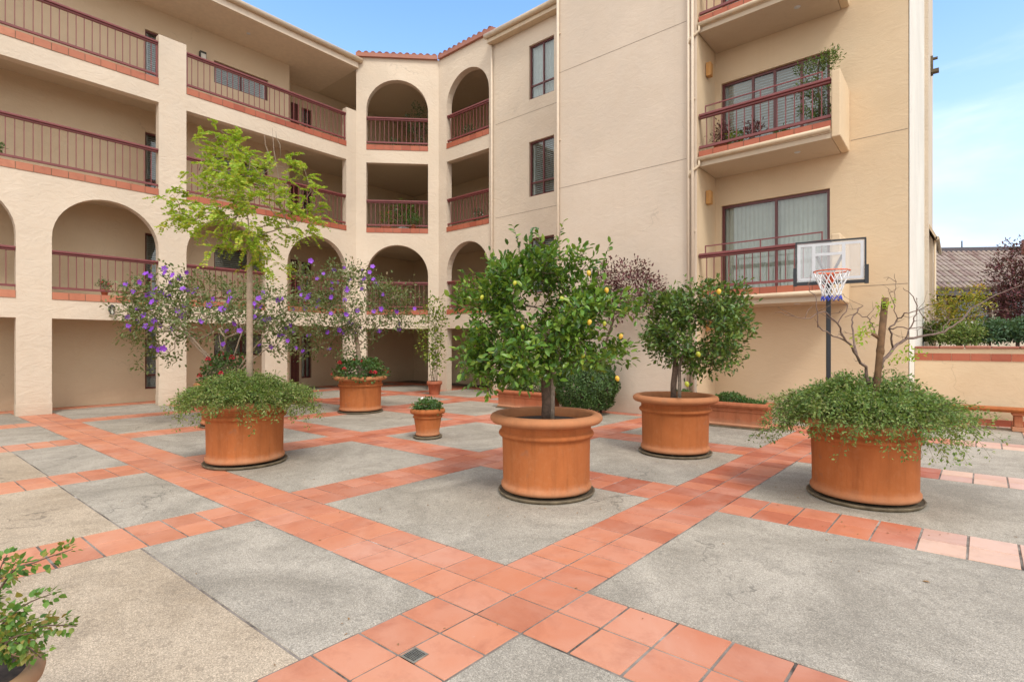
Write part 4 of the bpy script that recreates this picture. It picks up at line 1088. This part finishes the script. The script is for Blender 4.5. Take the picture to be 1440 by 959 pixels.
bush('plum_shrub', (-6.5, 10.95, 0), 'dark purple-leaved shrub against the blank wall between the two lemon trees', 'shrub',
     [(np.array((.7, -.25, 3.0)), np.array((.85, .4, .72)), 5), (np.array((.2, -.25, 2.6)), np.array((.5, .4, .6)), 2), (np.array((1.25, -.25, 2.7)), np.array((.5, .4, .5)), 2)],
     [(0, 0, 0), (.05, -.05, .8), (.2, -.15, 1.6), (.45, -.2, 2.2)], 82, 230, 11, .075, 'plum_leaf', 'bark_brown', .035)
for (x0, x1, y0, y1, zz, lab, sd) in ((-4.65, -2.82, 10.72, 11.02, .42, 'low grey-green plants in the long trough below the balconies', 83), (-8.98, -7.55, 10.2, 10.52, .40, 'leafy green plants in the trough behind the big lemon tree', 84)):
    rs = np.random.RandomState(sd); t = empty('trough_plants', ((x0 + x1) / 2, (y0 + y1) / 2, zz), lab, 'plants'); n = 2600
    a_, b_ = (x1 - x0) / 2, (y1 - y0) / 2
    P = np.stack([rs.uniform(-a_, a_, n), rs.uniform(-b_ * 1.2, b_ * 1.2, n), rs.rand(n) ** .7 * (.22 if sd == 83 else .5)], 1); P[:, 2] *= .75 + .35 * np.sin(P[:, 0] * 6)
    leaves_mesh('foliage', P, rs.normal(0, .7, P.shape) + [0, 0, .8], rs.normal(0, .7, P.shape) + [0, 0, .6], rs.uniform(.035, .07, n), .03, 'geranium_leaf' if sd == 83 else 'lemon_leaf_dark', t)
    mb = MB()
    for q in P[::40]: mb.tube([(q[0], q[1], 0), q], [.004, .002], 3, cap=False)
    mb.build('stems', 'bark_grey', t)
rs = np.random.RandomState(85)
t = empty('climbing_plant', (P10.x, P10.y, .38), 'tall thin climbing plant with yellow-green leaves against the corner column', 'plant')
mb = MB(); tips = []
for k_ in range(8):
    top = Vector(rel(rs.uniform(594, 628), rs.uniform(425, 480), 16.9 + rs.uniform(-.1, .15), P10, .38)); a = Vector((rs.uniform(-.08, .08), rs.uniform(-.08, .08), 0))
    pts = [a.lerp(top, f) + Vector((math.sin(f * 4 + k_) * .07, 0, 0)) for f in np.linspace(0, 1, 9)]; mb.tube(pts, np.linspace(.011, .004, 9), 5)
    tips += [np.array(q) for q in pts[3:]]
mb.build('stems', 'bark_grey', t)
tips = np.array(tips + [np.array(rel(u, v, 16.9, P10, .38)) for u, v in ((600, 440), (610, 430), (620, 440), (597, 470), (596, 495), (600, 450), (625, 450), (612, 445), (592, 485), (603, 500), (617, 425), (600, 425), (588, 460), (616, 520))] * 2)
P, d, nn = cluster(rs, tips, (0, 0, 1.4), 14, .10, .1, .6, .8); L = rs.uniform(.06, .11, len(P)); leaves_mesh('foliage', P, d, nn, L, L * .65, 'vine_leaf', t)

# foreground plant in the corner pot
rs = np.random.RandomState(91)
t = empty('corner_plant', (P11.x, P11.y, .40), 'leafy plant with arching stems and coppery new leaves at the bottom left corner', 'plant')
mb = MB(); PP, DV, NV, LL = [], [], [], []; 
stems = [((-55, 930), (10, 812), (50, 790), (102, 772)), ((-50, 935), (0, 880), (35, 850), (72, 835)), ((-50, 940), (10, 900), (60, 880), (108, 880)), ((-60, 930), (-20, 860), (0, 800), (10, 780)),
         ((-55, 935), (-5, 905), (30, 905), (58, 925)), ((-55, 930), (-20, 890), (5, 870), (25, 860)), ((-50, 935), (-5, 915), (20, 895), (45, 890)), ((-60, 930), (-30, 830), (-10, 815), (20, 808)),
         ((-60, 930), (-15, 912), (10, 920), (30, 925)), ((-60, 935), (-40, 880), (-20, 850), (-10, 850)), ((-70, 930), (-90, 850), (-110, 800), (-120, 780)), ((-60, 930), (-20, 925), (15, 905), (60, 895)), ((-50, 935), (0, 895), (40, 875), (70, 885))]
for si, s4 in enumerate(stems):
    Zs = 1.95 + rs.uniform(-.12, .12); c4 = [np.array(rel(u, v, Z_, P11, .40)) for (u, v), Z_ in zip(s4, (1.95, (1.95 + Zs) / 2, Zs, Zs))]
    pts = []
    for f in np.linspace(0, 1, 12):
        g = f * 3; a = min(int(g), 2); h = g - a; p0 = c4[max(a - 1, 0)]; p1 = c4[a]; p2 = c4[a + 1]; p3 = c4[min(a + 2, 3)]
        pts.append(.5 * ((2 * p1) + (-p0 + p2) * h + (2 * p0 - 5 * p1 + 4 * p2 - p3) * h * h + (-p0 + 3 * p1 - 3 * p2 + p3) * h ** 3))
    pts = np.array(pts); mb.tube(pts, np.linspace(.0045, .0018, 12), 5)
    for q in range(95):
        f = rs.uniform(.15, 1) * 11; a = min(int(f), 10); h = f - a; pos = pts[a] * (1 - h) + pts[a + 1] * h; ax = nrm(pts[a + 1] - pts[a])
        off = rs.normal(0, 1, 3); off = nrm(off - ax * off.dot(ax)); PP.append(pos + off * rs.uniform(.004, .035)); DV.append(off + ax * .5 + np.array([0, 0, -.2])); NV.append(rs.normal(0, .45, 3) + [0, 0, 1]); LL.append(rs.uniform(.014, .030))
LFH = np.array([[0, 0, 0], [.18, .40, .05], [.5, .46, .08], [1, 0, -.08], [.5, -.46, .08], [.18, -.40, .05]])
mb.build('stems', 'bark_brown', t); leaves_mesh('foliage', PP, DV, NV, LL, np.array(LL) * .8, 'front_leaf', t, LFH)

# ------------------------------------------------------------------ potted plants on walkways and balconies
def potted(base, label, h, rad, potm, lm, seed, n=60, fm=None, group=None, pr=.12, ph=.2, ll=.06):
    rs = np.random.RandomState(seed); t = empty('potted_plant', base, label, 'potted plant', group)
    mb = MB(); mb.lathe([(.001, .003), (pr * .7, .003), (pr * .95, ph * .82), (pr * 1.1, ph * .84), (pr * 1.1, ph), (pr * .95, ph), (pr * .9, ph * .85)], 20); mb.disc(pr * .92, ph * .87, 16); mb.build('pot', potm, t)
    tips = ell(rs, n, (0, 0, ph + h * .5), (rad, rad, h * .5), .2); mb = MB()
    for q in tips[::4]: mb.tube([(0, 0, ph * .8), (q[0] * .5, q[1] * .5, ph + (q[2] - ph) * .6), tuple(q)], [.005, .004, .002], 4, cap=False)
    mb.build('stems', 'bark_grey', t)
    P, d, nn = cluster(rs, tips, (0, 0, ph), 7, .04, .2, .5, .9); L = rs.uniform(ll * .7, ll * 1.2, len(P)); leaves_mesh('foliage', P, d, nn, L, L * .5, lm, t)
    if fm: flowers('flowers', tips[:max(4, n // 6)] + np.array([0, 0, .02]), .035, fm, t, rs, 5, (.5, -.5, .6))
    return t
def chp(s, d): q = CH.p(s, d, 0); return q[0], q[1]
FL = [LEV[i][1] - .13 for i in range(3)]
potted((-16.40, 3.42, 2.872), 'small red-flowered potted plant on the ledge of the second arched bay', .22, .15, 'pot_small', 'geranium_leaf', 101, 40, 'flower_red', pr=.085, ph=.15, ll=.045)
potted((-16.42, 1.42, 5.792), 'small green potted plant at the far left of the second walkway', .25, .16, 'pot_small', 'geranium_leaf', 102, 36, pr=.09, ph=.16)
x, y = chp(.95, .55); potted((x, y, FL[1] + .01), 'potted plant with orange flowers behind the middle railing of the corner bay', .75, .24, 'pot_small', 'vine_leaf', 103, 60, 'flower_red', pr=.17, ph=.28)
x, y = chp(1.55, .8); potted((x, y, FL[1] + .01), 'tall dark leafy potted plant behind the middle railing of the corner bay', 1.0, .5, 'pot_grey', 'lemon_leaf_dark', 104, 110, pr=.2, ph=.3, ll=.09)
x, y = chp(2.0, .12); potted((x, y, LEV[1][1] + .002), 'bright green potted plant drooping over the tile ledge of the corner bay', .36, .30, 'pot_small', 'geranium_leaf', 105, 70, pr=.1, ph=.14)
x, y = chp(2.1, 1.2); potted((x, y, FL[2] + .01), 'tall bushy potted plant behind the top arch of the corner bay', 1.85, .55, 'pot_grey', 'blue_leaf', 106, 110, pr=.2, ph=.35, ll=.07)
x, y = chp(1.25, .5); potted((x, y, FL[2] + .01), 'small potted plant behind the top railing of the corner bay', .35, .2, 'pot_grey', 'blue_leaf', 107, 36, pr=.14, ph=.2)
potted((-13.2, 13.25, FL[2] + .01), 'pale-leaved potted plant behind the top railing of the arch right of the corner', .6, .24, 'pot_grey', 'blue_leaf', 108, 60, pr=.14, ph=.2)
potted((-12.0, 13.35, FL[1] + .01), 'tall green potted plant behind the middle railing, beside the window wall', .95, .28, 'pot_small', 'vine_leaf', 109, 70, pr=.16, ph=.25)
potted((-12.75, 13.2, FL[1] + .01), 'small flowering potted plant behind the middle railing right of the corner', .5, .2, 'pot_grey', 'blue_leaf', 110, 40, 'flower_white', pr=.14, ph=.2)
# balcony plants (middle balcony)
potted((-3.95, 11.78, 5.792), 'reddish-leaved potted plant at the left end of the middle balcony', .5, .2, 'pot_small', 'plum_leaf', 111, 50, pr=.14, ph=.24)
potted((-3.62, 11.75, 5.792), 'small green potted plant second from the left on the middle balcony', .26, .17, 'pot_small', 'vine_leaf', 112, 40, pr=.12, ph=.16)
potted((-3.3, 11.78, 5.792), 'dark-flowered potted plant by the centre of the middle balcony', .42, .18, 'pot_grey', 'plum_leaf', 113, 40, pr=.1, ph=.16)
potted((-2.75, 11.8, 5.792), 'low potted herb on the middle balcony floor', .12, .16, 'pot_grey', 'geranium_leaf', 114, 30, pr=.13, ph=.1)
bush('balcony_tree', (-2.08, 11.85, 5.792 + .25), 'small layered green tree at the right end of the middle balcony', 'tree',
     [(np.array((0, 0, 1.12)), np.array((.38, .3, .14)), 4), (np.array((-.1, 0, .72)), np.array((.36, .3, .14)), 3), (np.array((-.05, 0, .3)), np.array((.30, .3, .16)), 3), (np.array((.22, -.05, 1.24)), np.array((.26, .2, .07)), 1.5)],
     [(0, 0, 0), (.02, 0, .4), (-.02, 0, .8), (0, 0, 1.2)], 115, 170, 9, .06, 'lemon_leaf_dark', 'bark_brown', .02, wr=.34, sig=.035)
mb = MB(); mb.lathe([(.001, .0), (.16, .0), (.2, .2), (.22, .21), (.22, .26), (.2, .26), (.19, .23)], 24); mb.disc(.19, .235, 20)
tag(mb.build('balcony_pot', 'pot_grey', None, (-2.08, 11.85, 5.792)), 'grey pot holding the small tree at the right end of the middle balcony', 'plant pot')

# ------------------------------------------------------------------ basketball hoop
hp = W(1165, 0, 8.24); hp.z = 0
yaw = TH + R(-28)
hoop = empty('basketball_hoop', hp, 'portable basketball hoop with clear backboard standing behind the right planter', 'basketball hoop', rz=yaw)
# local frame: +x right, -y towards the court
mb = MB(); mb.box(-.032, .032, -.032, .032, .1, 2.78); mb.build('pole', 'dark_steel', hoop, bevel=.006)
mb = MB(); mb.box(-.17, .17, -.10, .66, .003, .12); mb.box(-.13, .13, -.08, .55, .12, .18); mb.build('base', 'dark_steel', hoop, bevel=.03)
zb = 2.60; BWd, BH = .44, .60; yb = -.33
mb = MB(); mb.box(-BWd, BWd, yb - .006, yb + .006, zb, zb + BH); brd = mb.build('backboard', 'acrylic', hoop)
mb = MB(); t_ = .035; f0, f1 = yb - .018, yb + .022
mb.box(-BWd - .02, BWd + .02, f0, f1, zb + BH, zb + BH + .022); mb.box(-BWd - .02, BWd + .02, f0, f1, zb - .05, zb)
mb.box(-BWd - .022, -BWd, f0, f1, zb, zb + BH); mb.box(BWd, BWd + .022, f0, f1, zb, zb + BH)
for sx in (-1, 1): mb.box(min(sx * (BWd - .0), sx * (BWd + .05)), max(sx * BWd, sx * (BWd + .05)), f0 - .01, f1 + .006, zb - .06, zb + .22)
mb.build('edge_padding', 'dark_steel', brd)
mb = MB(); e = yb - .008; ee = yb - .0065
def stripe(x0, x1, z0, z1): mb.box(x0, x1, e, ee, zb + z0, zb + z1)
m0 = .03; w = .04
stripe(-BWd + .01, BWd - .01, BH - m0 - w + .01, BH - m0 + .01); stripe(-BWd + .01, BWd - .01, m0 - .01, m0 + w - .01)
stripe(-BWd + .01, -BWd + .01 + w, m0 + w - .01, BH - m0 - w + .01); stripe(BWd - .01 - w, BWd - .01, m0 + w - .01, BH - m0 - w + .01)
stripe(-.235, -.19, m0 + w - .01, BH - m0 - w + .01); stripe(.155, .20, m0 + w - .01, BH - m0 - w + .01)
stripe(-.19, .155, .39, .43)
mb.build('board_lines', 'white_plastic', brd)
mb = MB()
for sx in (-1, 1): mb.bar((sx * .17, yb + .03, zb + .40), (sx * .04, -.05, zb + .12), .03); mb.bar((sx * .17, yb + .03, zb + .08), (sx * .04, -.03, zb + .0), .03)
mb.build('brace', 'dark_steel', hoop)
# rim, net
zr = 2.70; yc = yb - .15 - .229
mb = MB(); ring = [(.229 * math.cos(a), yc + .229 * math.sin(a), zr) for a in np.linspace(0, 2 * PI, 41)]; mb.tube(ring, .010, 8, cap=False)
mb.box(-.06, .06, yb - .16, yb - .008, zr - .015, zr + .006); mb.box(-.055, .055, yb - .03, yb - .009, zr - .13, zr - .015)
mb.bar((-.04, yb - .15, zr), (-.03, yb - .02, zr - .11), .014); mb.bar((.04, yb - .15, zr), (.03, yb - .02, zr - .11), .014)
rim = mb.build('rim', 'rim_orange', hoop)
mb = MB(); nseg = 12; lv = [(.229, 0), (.19, .12), (.15, .21), (.125, .29), (.12, .36), (.135, .42)]
for i in range(nseg):
    for L_ in range(len(lv) - 1):
        r0, z0 = lv[L_]; r1, z1 = lv[L_ + 1]; a0 = 2 * PI * (i + .5 * (L_ % 2)) / nseg
        for dd in ((.5, -.5) if L_ else (.5, -.5)):
            a1 = a0 + dd * 2 * PI / nseg
            mb.bar((r0 * math.cos(a0), yc + r0 * math.sin(a0), zr - z0), (r1 * math.cos(a1), yc + r1 * math.sin(a1), zr - z1), .010, mi=1 if L_ >= 4 else 0)
mb.build('net', ['net_white', 'net_blue'], hoop)

# ------------------------------------------------------------------ low wall, bench, bed, far house
WY = 14.30
lw = empty('garden_wall', (3, WY, 0), 'low cream garden wall with red tile band and terracotta coping, right of the building', 'wall')
def lp(mb, name, mat, bevel=0):
    o = mb.build(name, mat, lw, bevel=bevel); o.matrix_parent_inverse = Matrix.Translation(-Vector(lw.location)); return o
mb = MB(); mb.box(-.685, 9, WY, WY + .25, -.02, 1.55); lp(mb, 'wall', 'stucco_ochre')
mb = MB(); x = -.685
while x < 9: mb.box(x + .003, x + .30, WY - .012, WY - .001, 1.30, 1.45); x += .305
lp(mb, 'tile_band', 'band_tile')
mb = MB(); x = -.685; i = 0
while x < 9:
    mb.box(x + .004, x + .404, WY - .05, WY + .29, 1.551, 1.60 + .006 * (i % 3)); x += .41; i += 1
lp(mb, 'coping', 'roof_tile_red', .02)
mb = MB(); x = -.685
while x < 9: mb.box(x + .003, x + .30, WY - .03, WY - .001, .003, .13); x += .305
lp(mb, 'skirting_tiles', 'band_tile')
mb = MB()
bx0, bx1 = -.25, 1.45; by = 13.75
bench = empty('terracotta_bench', ((bx0 + bx1) / 2, by, 0), 'terracotta bench with moulded legs against the low garden wall', 'bench')
mb = MB(); hl = (bx1 - bx0) / 2
mb.box(-hl, hl, -.21, .21, .385, .43); mb.box(-hl + .02, hl - .02, -.19, .19, .355, .385)
mb.build('seat', 'terracotta', bench, bevel=.018)
for sx in (-hl + .22, hl - .62):
    m_ = MB(); m_.box(sx, sx + .12, -.14, .14, .09, .30); m_.box(sx - .03, sx + .15, -.17, .17, .003, .09); m_.box(sx - .03, sx + .15, -.17, .17, .30, .354); m_.build('leg', 'terracotta_red', bench, bevel=.015)
# raised bed behind the wall
mb = MB(); mb.box(-.1, 14, WY + .26, 24, -.01, 1.30); tag(mb.build('planting_bed', 'soil'), kind='structure')
GB = 'shrubs in the raised bed behind the garden wall'
def bed_bush(name, u, v, Z, ru, rv, lm, lab, seed, n, per, ll, cat='shrub', bark='bark_brown', wr=.5):
    c = W(u, v, Z); rx = ru / F_PX * Z; rz_ = rv / F_PX * Z; b = Vector((c.x, c.y, 1.30)); h = c.z - 1.30
    bush(name, b, lab, cat, [(np.array((0, 0, h)), np.array((rx, min(rx, .9), rz_)), 4), (np.array((rx * .3, 0, h + rz_ * .3)), np.array((rx * .6, .5, rz_ * .6)), 2), (np.array((-rx * .35, 0, h - rz_ * .1)), np.array((rx * .6, .5, rz_ * .7)), 2), (np.array((0, 0, h - rz_ * .55)), np.array((rx * 1.1, .5, rz_ * .6)), 3)],
         [(0, 0, 0), (0, 0, max(.1, h * .3)), (0, 0, max(.2, h * .6))], seed, n, per, ll, lm, bark, .03, GB, wr)
bed_bush('yellow_shrub', 1348, 428, 13.6, 34, 34, 'yellow_leaf', 'yellow-green autumn shrub behind the garden wall beside the bright end wall', 201, 130, 9, .09)
bed_bush('plum_tree', 1432, 400, 13.9, 36, 68, 'plum_leaf', 'tall dark purple-leaved tree behind the garden wall at the right edge', 202, 340, 13, .085, 'tree')
for i, (u, v, lab) in enumerate(((1322, 466, 'dark green low shrub behind the wall nearest the bright end wall'), (1352, 468, 'low green shrub behind the wall under the yellow shrub'), (1392, 466, 'silvery green low shrub behind the wall left of the purple tree'), (1430, 462, 'blue-green low shrub behind the wall under the purple tree'), (1475, 464, 'blue-green low shrub behind the wall beyond the right edge'))):
    bed_bush('low_shrub', u, v, 13.0 if i else 14.2, 24, 13, 'blue_leaf' if i > 1 else 'cover_leaf', lab, 210 + i, 210, 14, .075)
# far house
# its long face is turned towards the court
HO = W(1262, HOR, 25).xy; HE = W(1640, HOR, 24).xy
FH = Frame(HO.x, HO.y, HE.x - HO.x, HE.y - HO.y); LEN = (HE - HO).length
fh = empty('neighbouring_house', (HO.x, HO.y, 0), 'neighbouring house with weathered brown tile roof beyond the garden wall', 'house')
def hpz(mb, name, mats, par=None):
    o = mb.build(name, mats, par or fh)
    if par is None: o.matrix_parent_inverse = Matrix.Translation(-Vector(fh.location))
    return o
mb = MB(); mb.obox(FH, 0, LEN, .6, 6.5, 0, 2.55); hpz(mb, 'wall', 'stucco_cream')
mb = MB(); mb.obox(FH, 0, LEN, .62, 6.5, 2.55, 4.0); hpz(mb, 'upper_wall', 'wood_fence')
mb = MB(); mb.obox(FH, 0, LEN, .45, .60, 2.25, 2.75); hpz(mb, 'sill_band', 'white_paint')
mb = MB()
for s in (2.2, 4.6, 7.4, 9.8): mb = MB(); mb.obox(FH, s, s + .35, .52, .62, 2.752, 3.9); hpz(mb, 'post', 'stucco_cream')
for s in (2.9, 5.4, 8.1):
    mb = MB(); mb.obox(FH, s, s + 1.6, .56, .61, 2.9, 3.8); w_ = hpz(mb, 'window', 'dark_steel')
    g = MB(); g.obox(FH, s + .08, s + 1.52, .55, .555, 2.98, 3.72); g.build('pane', 'glass', w_)
mb = MB(); mb.obox(FH, -.5, LEN + .5, -.35, -.25, 3.92, 4.18); mb.obox(FH, -.5, LEN + .5, -.25, .62, 4.0, 4.06); hpz(mb, 'fascia', 'fascia_purple')
mb = MB(); s = -.5; rows = 7
while s < LEN + .5:
    for j in range(rows):
        f0 = j / rows; f1 = (j + 1.12) / rows
        a = Vector(FH.p(s + .11, -.42 + 3.4 * f0, 4.22 + 2.3 * f0)); b = Vector(FH.p(s + .11, -.42 + 3.4 * f1, 4.22 + 2.3 * f1))
        mb.tube([a, b], [.105, .085], 8, cap=(j == 0))
    s += .245
vs = [FH.p(-.5, -.38, 4.19), FH.p(LEN + .5, -.38, 4.19), FH.p(LEN + .5, 2.98, 6.48), FH.p(-.5, 2.98, 6.48), FH.p(-.5, 6.6, 4.2), FH.p(LEN + .5, 6.6, 4.2)]
mb.add(vs, [(0, 1, 2, 3), (3, 2, 5, 4)])
rf = hpz(mb, 'roof', 'roof_tile_brown')
mb = MB(); mb.obox(FH, -.5, LEN + .5, 2.85, 3.15, 6.48, 6.72); hpz(mb, 'ridge', 'fascia_purple')
mb = MB(); q = FH.p(5.0, 2.95, 6.72); mb.tube([q, (q[0], q[1], q[2] + .35)], .03, 6); hpz(mb, 'vent_pipe', 'dark_steel')
mb = MB(); mb.obox(FH, 7.6, 8.4, 1.9, 2.6, 4.9, 7.0); mb.build('chimney', 'roof_tile_red', rf)

# ------------------------------------------------------------------ fallen leaves
tpl = MB(); tpl.add([(0, 0, .002), (.012, .010, .008), (.034, .006, .012), (.046, 0, .004), (.034, -.008, .009), (.012, -.010, .010)], [(0, 1, 2, 3), (0, 3, 4, 5)])
first = None; rs = np.random.RandomState(300)
spots = [(1308, 820, 'curled tan dry leaf lying alone on the grey slab at the lower right'), (600, 711, 0), (760, 715, 0), (1183, 735, 0), (1305, 753, 0), (1232, 738, 0), (560, 905, 0), (812, 827, 0), (1170, 790, 0), (660, 690, 0), (1206, 804, 0), (1120, 700, 0), (905, 870, 0), (425, 577, 0), (446, 571, 0), (520, 655, 0), (1250, 731, 0), (1015, 765, 0), (385, 935, 0), (276, 808, 0), (170, 706, 0), (195, 708, 0), (905, 628, 0), (1050, 655, 0), (700, 880, 0), (452, 760, 0)]
for (u0, v0, n_) in ((1230, 745, 14), (768, 722, 9), (345, 672, 8), (950, 655, 5), (1110, 690, 8), (560, 880, 4), (480, 720, 4)):
    for q_ in range(n_): spots.append((u0 + rs.normal(0, 62), max(v0 - 8 + abs(rs.normal(0, 12)), 560), 0))
for u, v, lab in spots:
    q = W(u, HOR, 736 * 1.64 / (v - HOR)); 
    o = tpl.build('dry_leaf', 'dry_leaf_mat', None, (q.x, q.y, .003)) if first is None else first.copy()
    if first is None: first = o
    else: col.objects.link(o)
    o.location = (q.x, q.y, .004); o.rotation_euler = (rs.uniform(-.2, .2), rs.uniform(-.2, .2), rs.uniform(0, 6.28)); s_ = .95 if lab else rs.uniform(.35, .6); o.scale = (s_,) * 3
    tag(o, lab or 'tiny brown dry leaf fallen on the courtyard paving', 'leaf', 'fallen leaves on the paving')

# ------------------------------------------------------------------ sky, sun, camera
SUN_AZ = Vector((.80, -.42, 0)).normalized(); EL = R(52)
world = bpy.data.worlds.new('World'); S.world = world; world.use_nodes = True
wt = world.node_tree; wn = wt.nodes; wl = wt.links
bg = wn['Background']; sky = wn.new('ShaderNodeTexSky'); sky.sky_type = 'NISHITA'; sky.sun_disc = False
sky.sun_elevation = EL; sky.sun_rotation = math.atan2(SUN_AZ.x, SUN_AZ.y); sky.air_density = 1.0; sky.dust_density = .3; sky.ozone_density = 1.4
tc = wn.new('ShaderNodeTexCoord'); mp = wn.new('ShaderNodeMapping'); mp.inputs['Scale'].default_value = (1.2, 1.2, 3.2); wl.new(tc.outputs['Generated'], mp.inputs['Vector'])
nz = wn.new('ShaderNodeTexNoise'); nz.inputs['Scale'].default_value = 1.6; nz.inputs['Detail'].default_value = 7; nz.inputs['Roughness'].default_value = .55; nz.inputs['Distortion'].default_value = .3; wl.new(mp.outputs[0], nz.inputs['Vector'])
def wmath(op, a, b=0.0, c=None):
    k_ = wn.new('ShaderNodeMath'); k_.operation = op
    for i_, v_ in enumerate((a, b)):
        if isinstance(v_, (int, float)): k_.inputs[i_].default_value = v_
        else: wl.new(v_, k_.inputs[i_])
    return k_.outputs[0]
def wmap(val, a, b, c, d):
    k_ = wn.new('ShaderNodeMapRange'); k_.interpolation_type = 'SMOOTHSTEP'; wl.new(val, k_.inputs[0])
    for i_, v_ in enumerate((a, b, c, d)): k_.inputs[i_ + 1].default_value = v_
    return k_.outputs[0]
# cloud cover: thin ahead of the camera; unseen white cloud elsewhere added for neutral fill
dt = wn.new('ShaderNodeVectorMath'); dt.operation = 'DOT_PRODUCT'; wl.new(tc.outputs['Generated'], dt.inputs[0]); dt.inputs[1].default_value = (FWD.x * .85, FWD.y * .85, .20)
fill_cloud = wmap(dt.outputs['Value'], -.15, .50, 1.0, 0.0)
cl = wmath('ADD', wmap(nz.outputs['Fac'], .45, .66, 0.0, .38), fill_cloud); cl = wmath('MINIMUM', cl, .96)
sz = wn.new('ShaderNodeSeparateXYZ'); wl.new(tc.outputs['Generated'], sz.inputs[0])
hz = wmap(sz.outputs['Z'], -.05, .60, .80, 0.0)
hm = wn.new('ShaderNodeMix'); hm.data_type = 'RGBA'; wl.new(hz, hm.inputs[0]); hm.inputs[7].default_value = (4.6, 5.0, 6.3, 1)
mxn = wn.new('ShaderNodeMix'); mxn.data_type = 'RGBA'; wl.new(cl, mxn.inputs[0]); tn = wn.new('ShaderNodeMix'); tn.data_type = 'RGBA'; tn.blend_type = 'MULTIPLY'; tn.inputs[0].default_value = 1; wl.new(sky.outputs[0], tn.inputs[6]); tn.inputs[7].default_value = (1.45, 1.78, 2.0, 1); wl.new(tn.outputs[2], hm.inputs[6]); wl.new(hm.outputs[2], mxn.inputs[6]); mxn.inputs[7].default_value = (8.6, 8.5, 8.3, 1)
wl.new(mxn.outputs[2], bg.inputs['Color']); bg.inputs['Strength'].default_value = .13
sd = bpy.data.lights.new('sun', 'SUN'); sd.energy = 1.5; sd.angle = R(14); sd.color = (1, .955, .89)
so = bpy.data.objects.new('sun', sd); col.objects.link(so)
dv = SUN_AZ * math.cos(EL) + Vector((0, 0, math.sin(EL))); so.rotation_euler = dv.to_track_quat('Z', 'Y').to_euler(); so.location = dv * 40
cam = bpy.data.cameras.new('camera'); cam.sensor_width = 36; cam.lens = F_PX / 1440 * 36; cam.shift_y = (HOR - 479.5) / 1440; cam.clip_start = .05; cam.clip_end = 1000
co = bpy.data.objects.new('camera', cam); co.location = (0, 0, EYE); co.rotation_euler = (PI / 2, 0, TH); col.objects.link(co); S.camera = co
S.view_settings.view_transform = 'Standard'; S.view_settings.look = 'None'; S.view_settings.exposure = .55; S.view_settings.gamma = 1
S.render.engine = 'CYCLES'
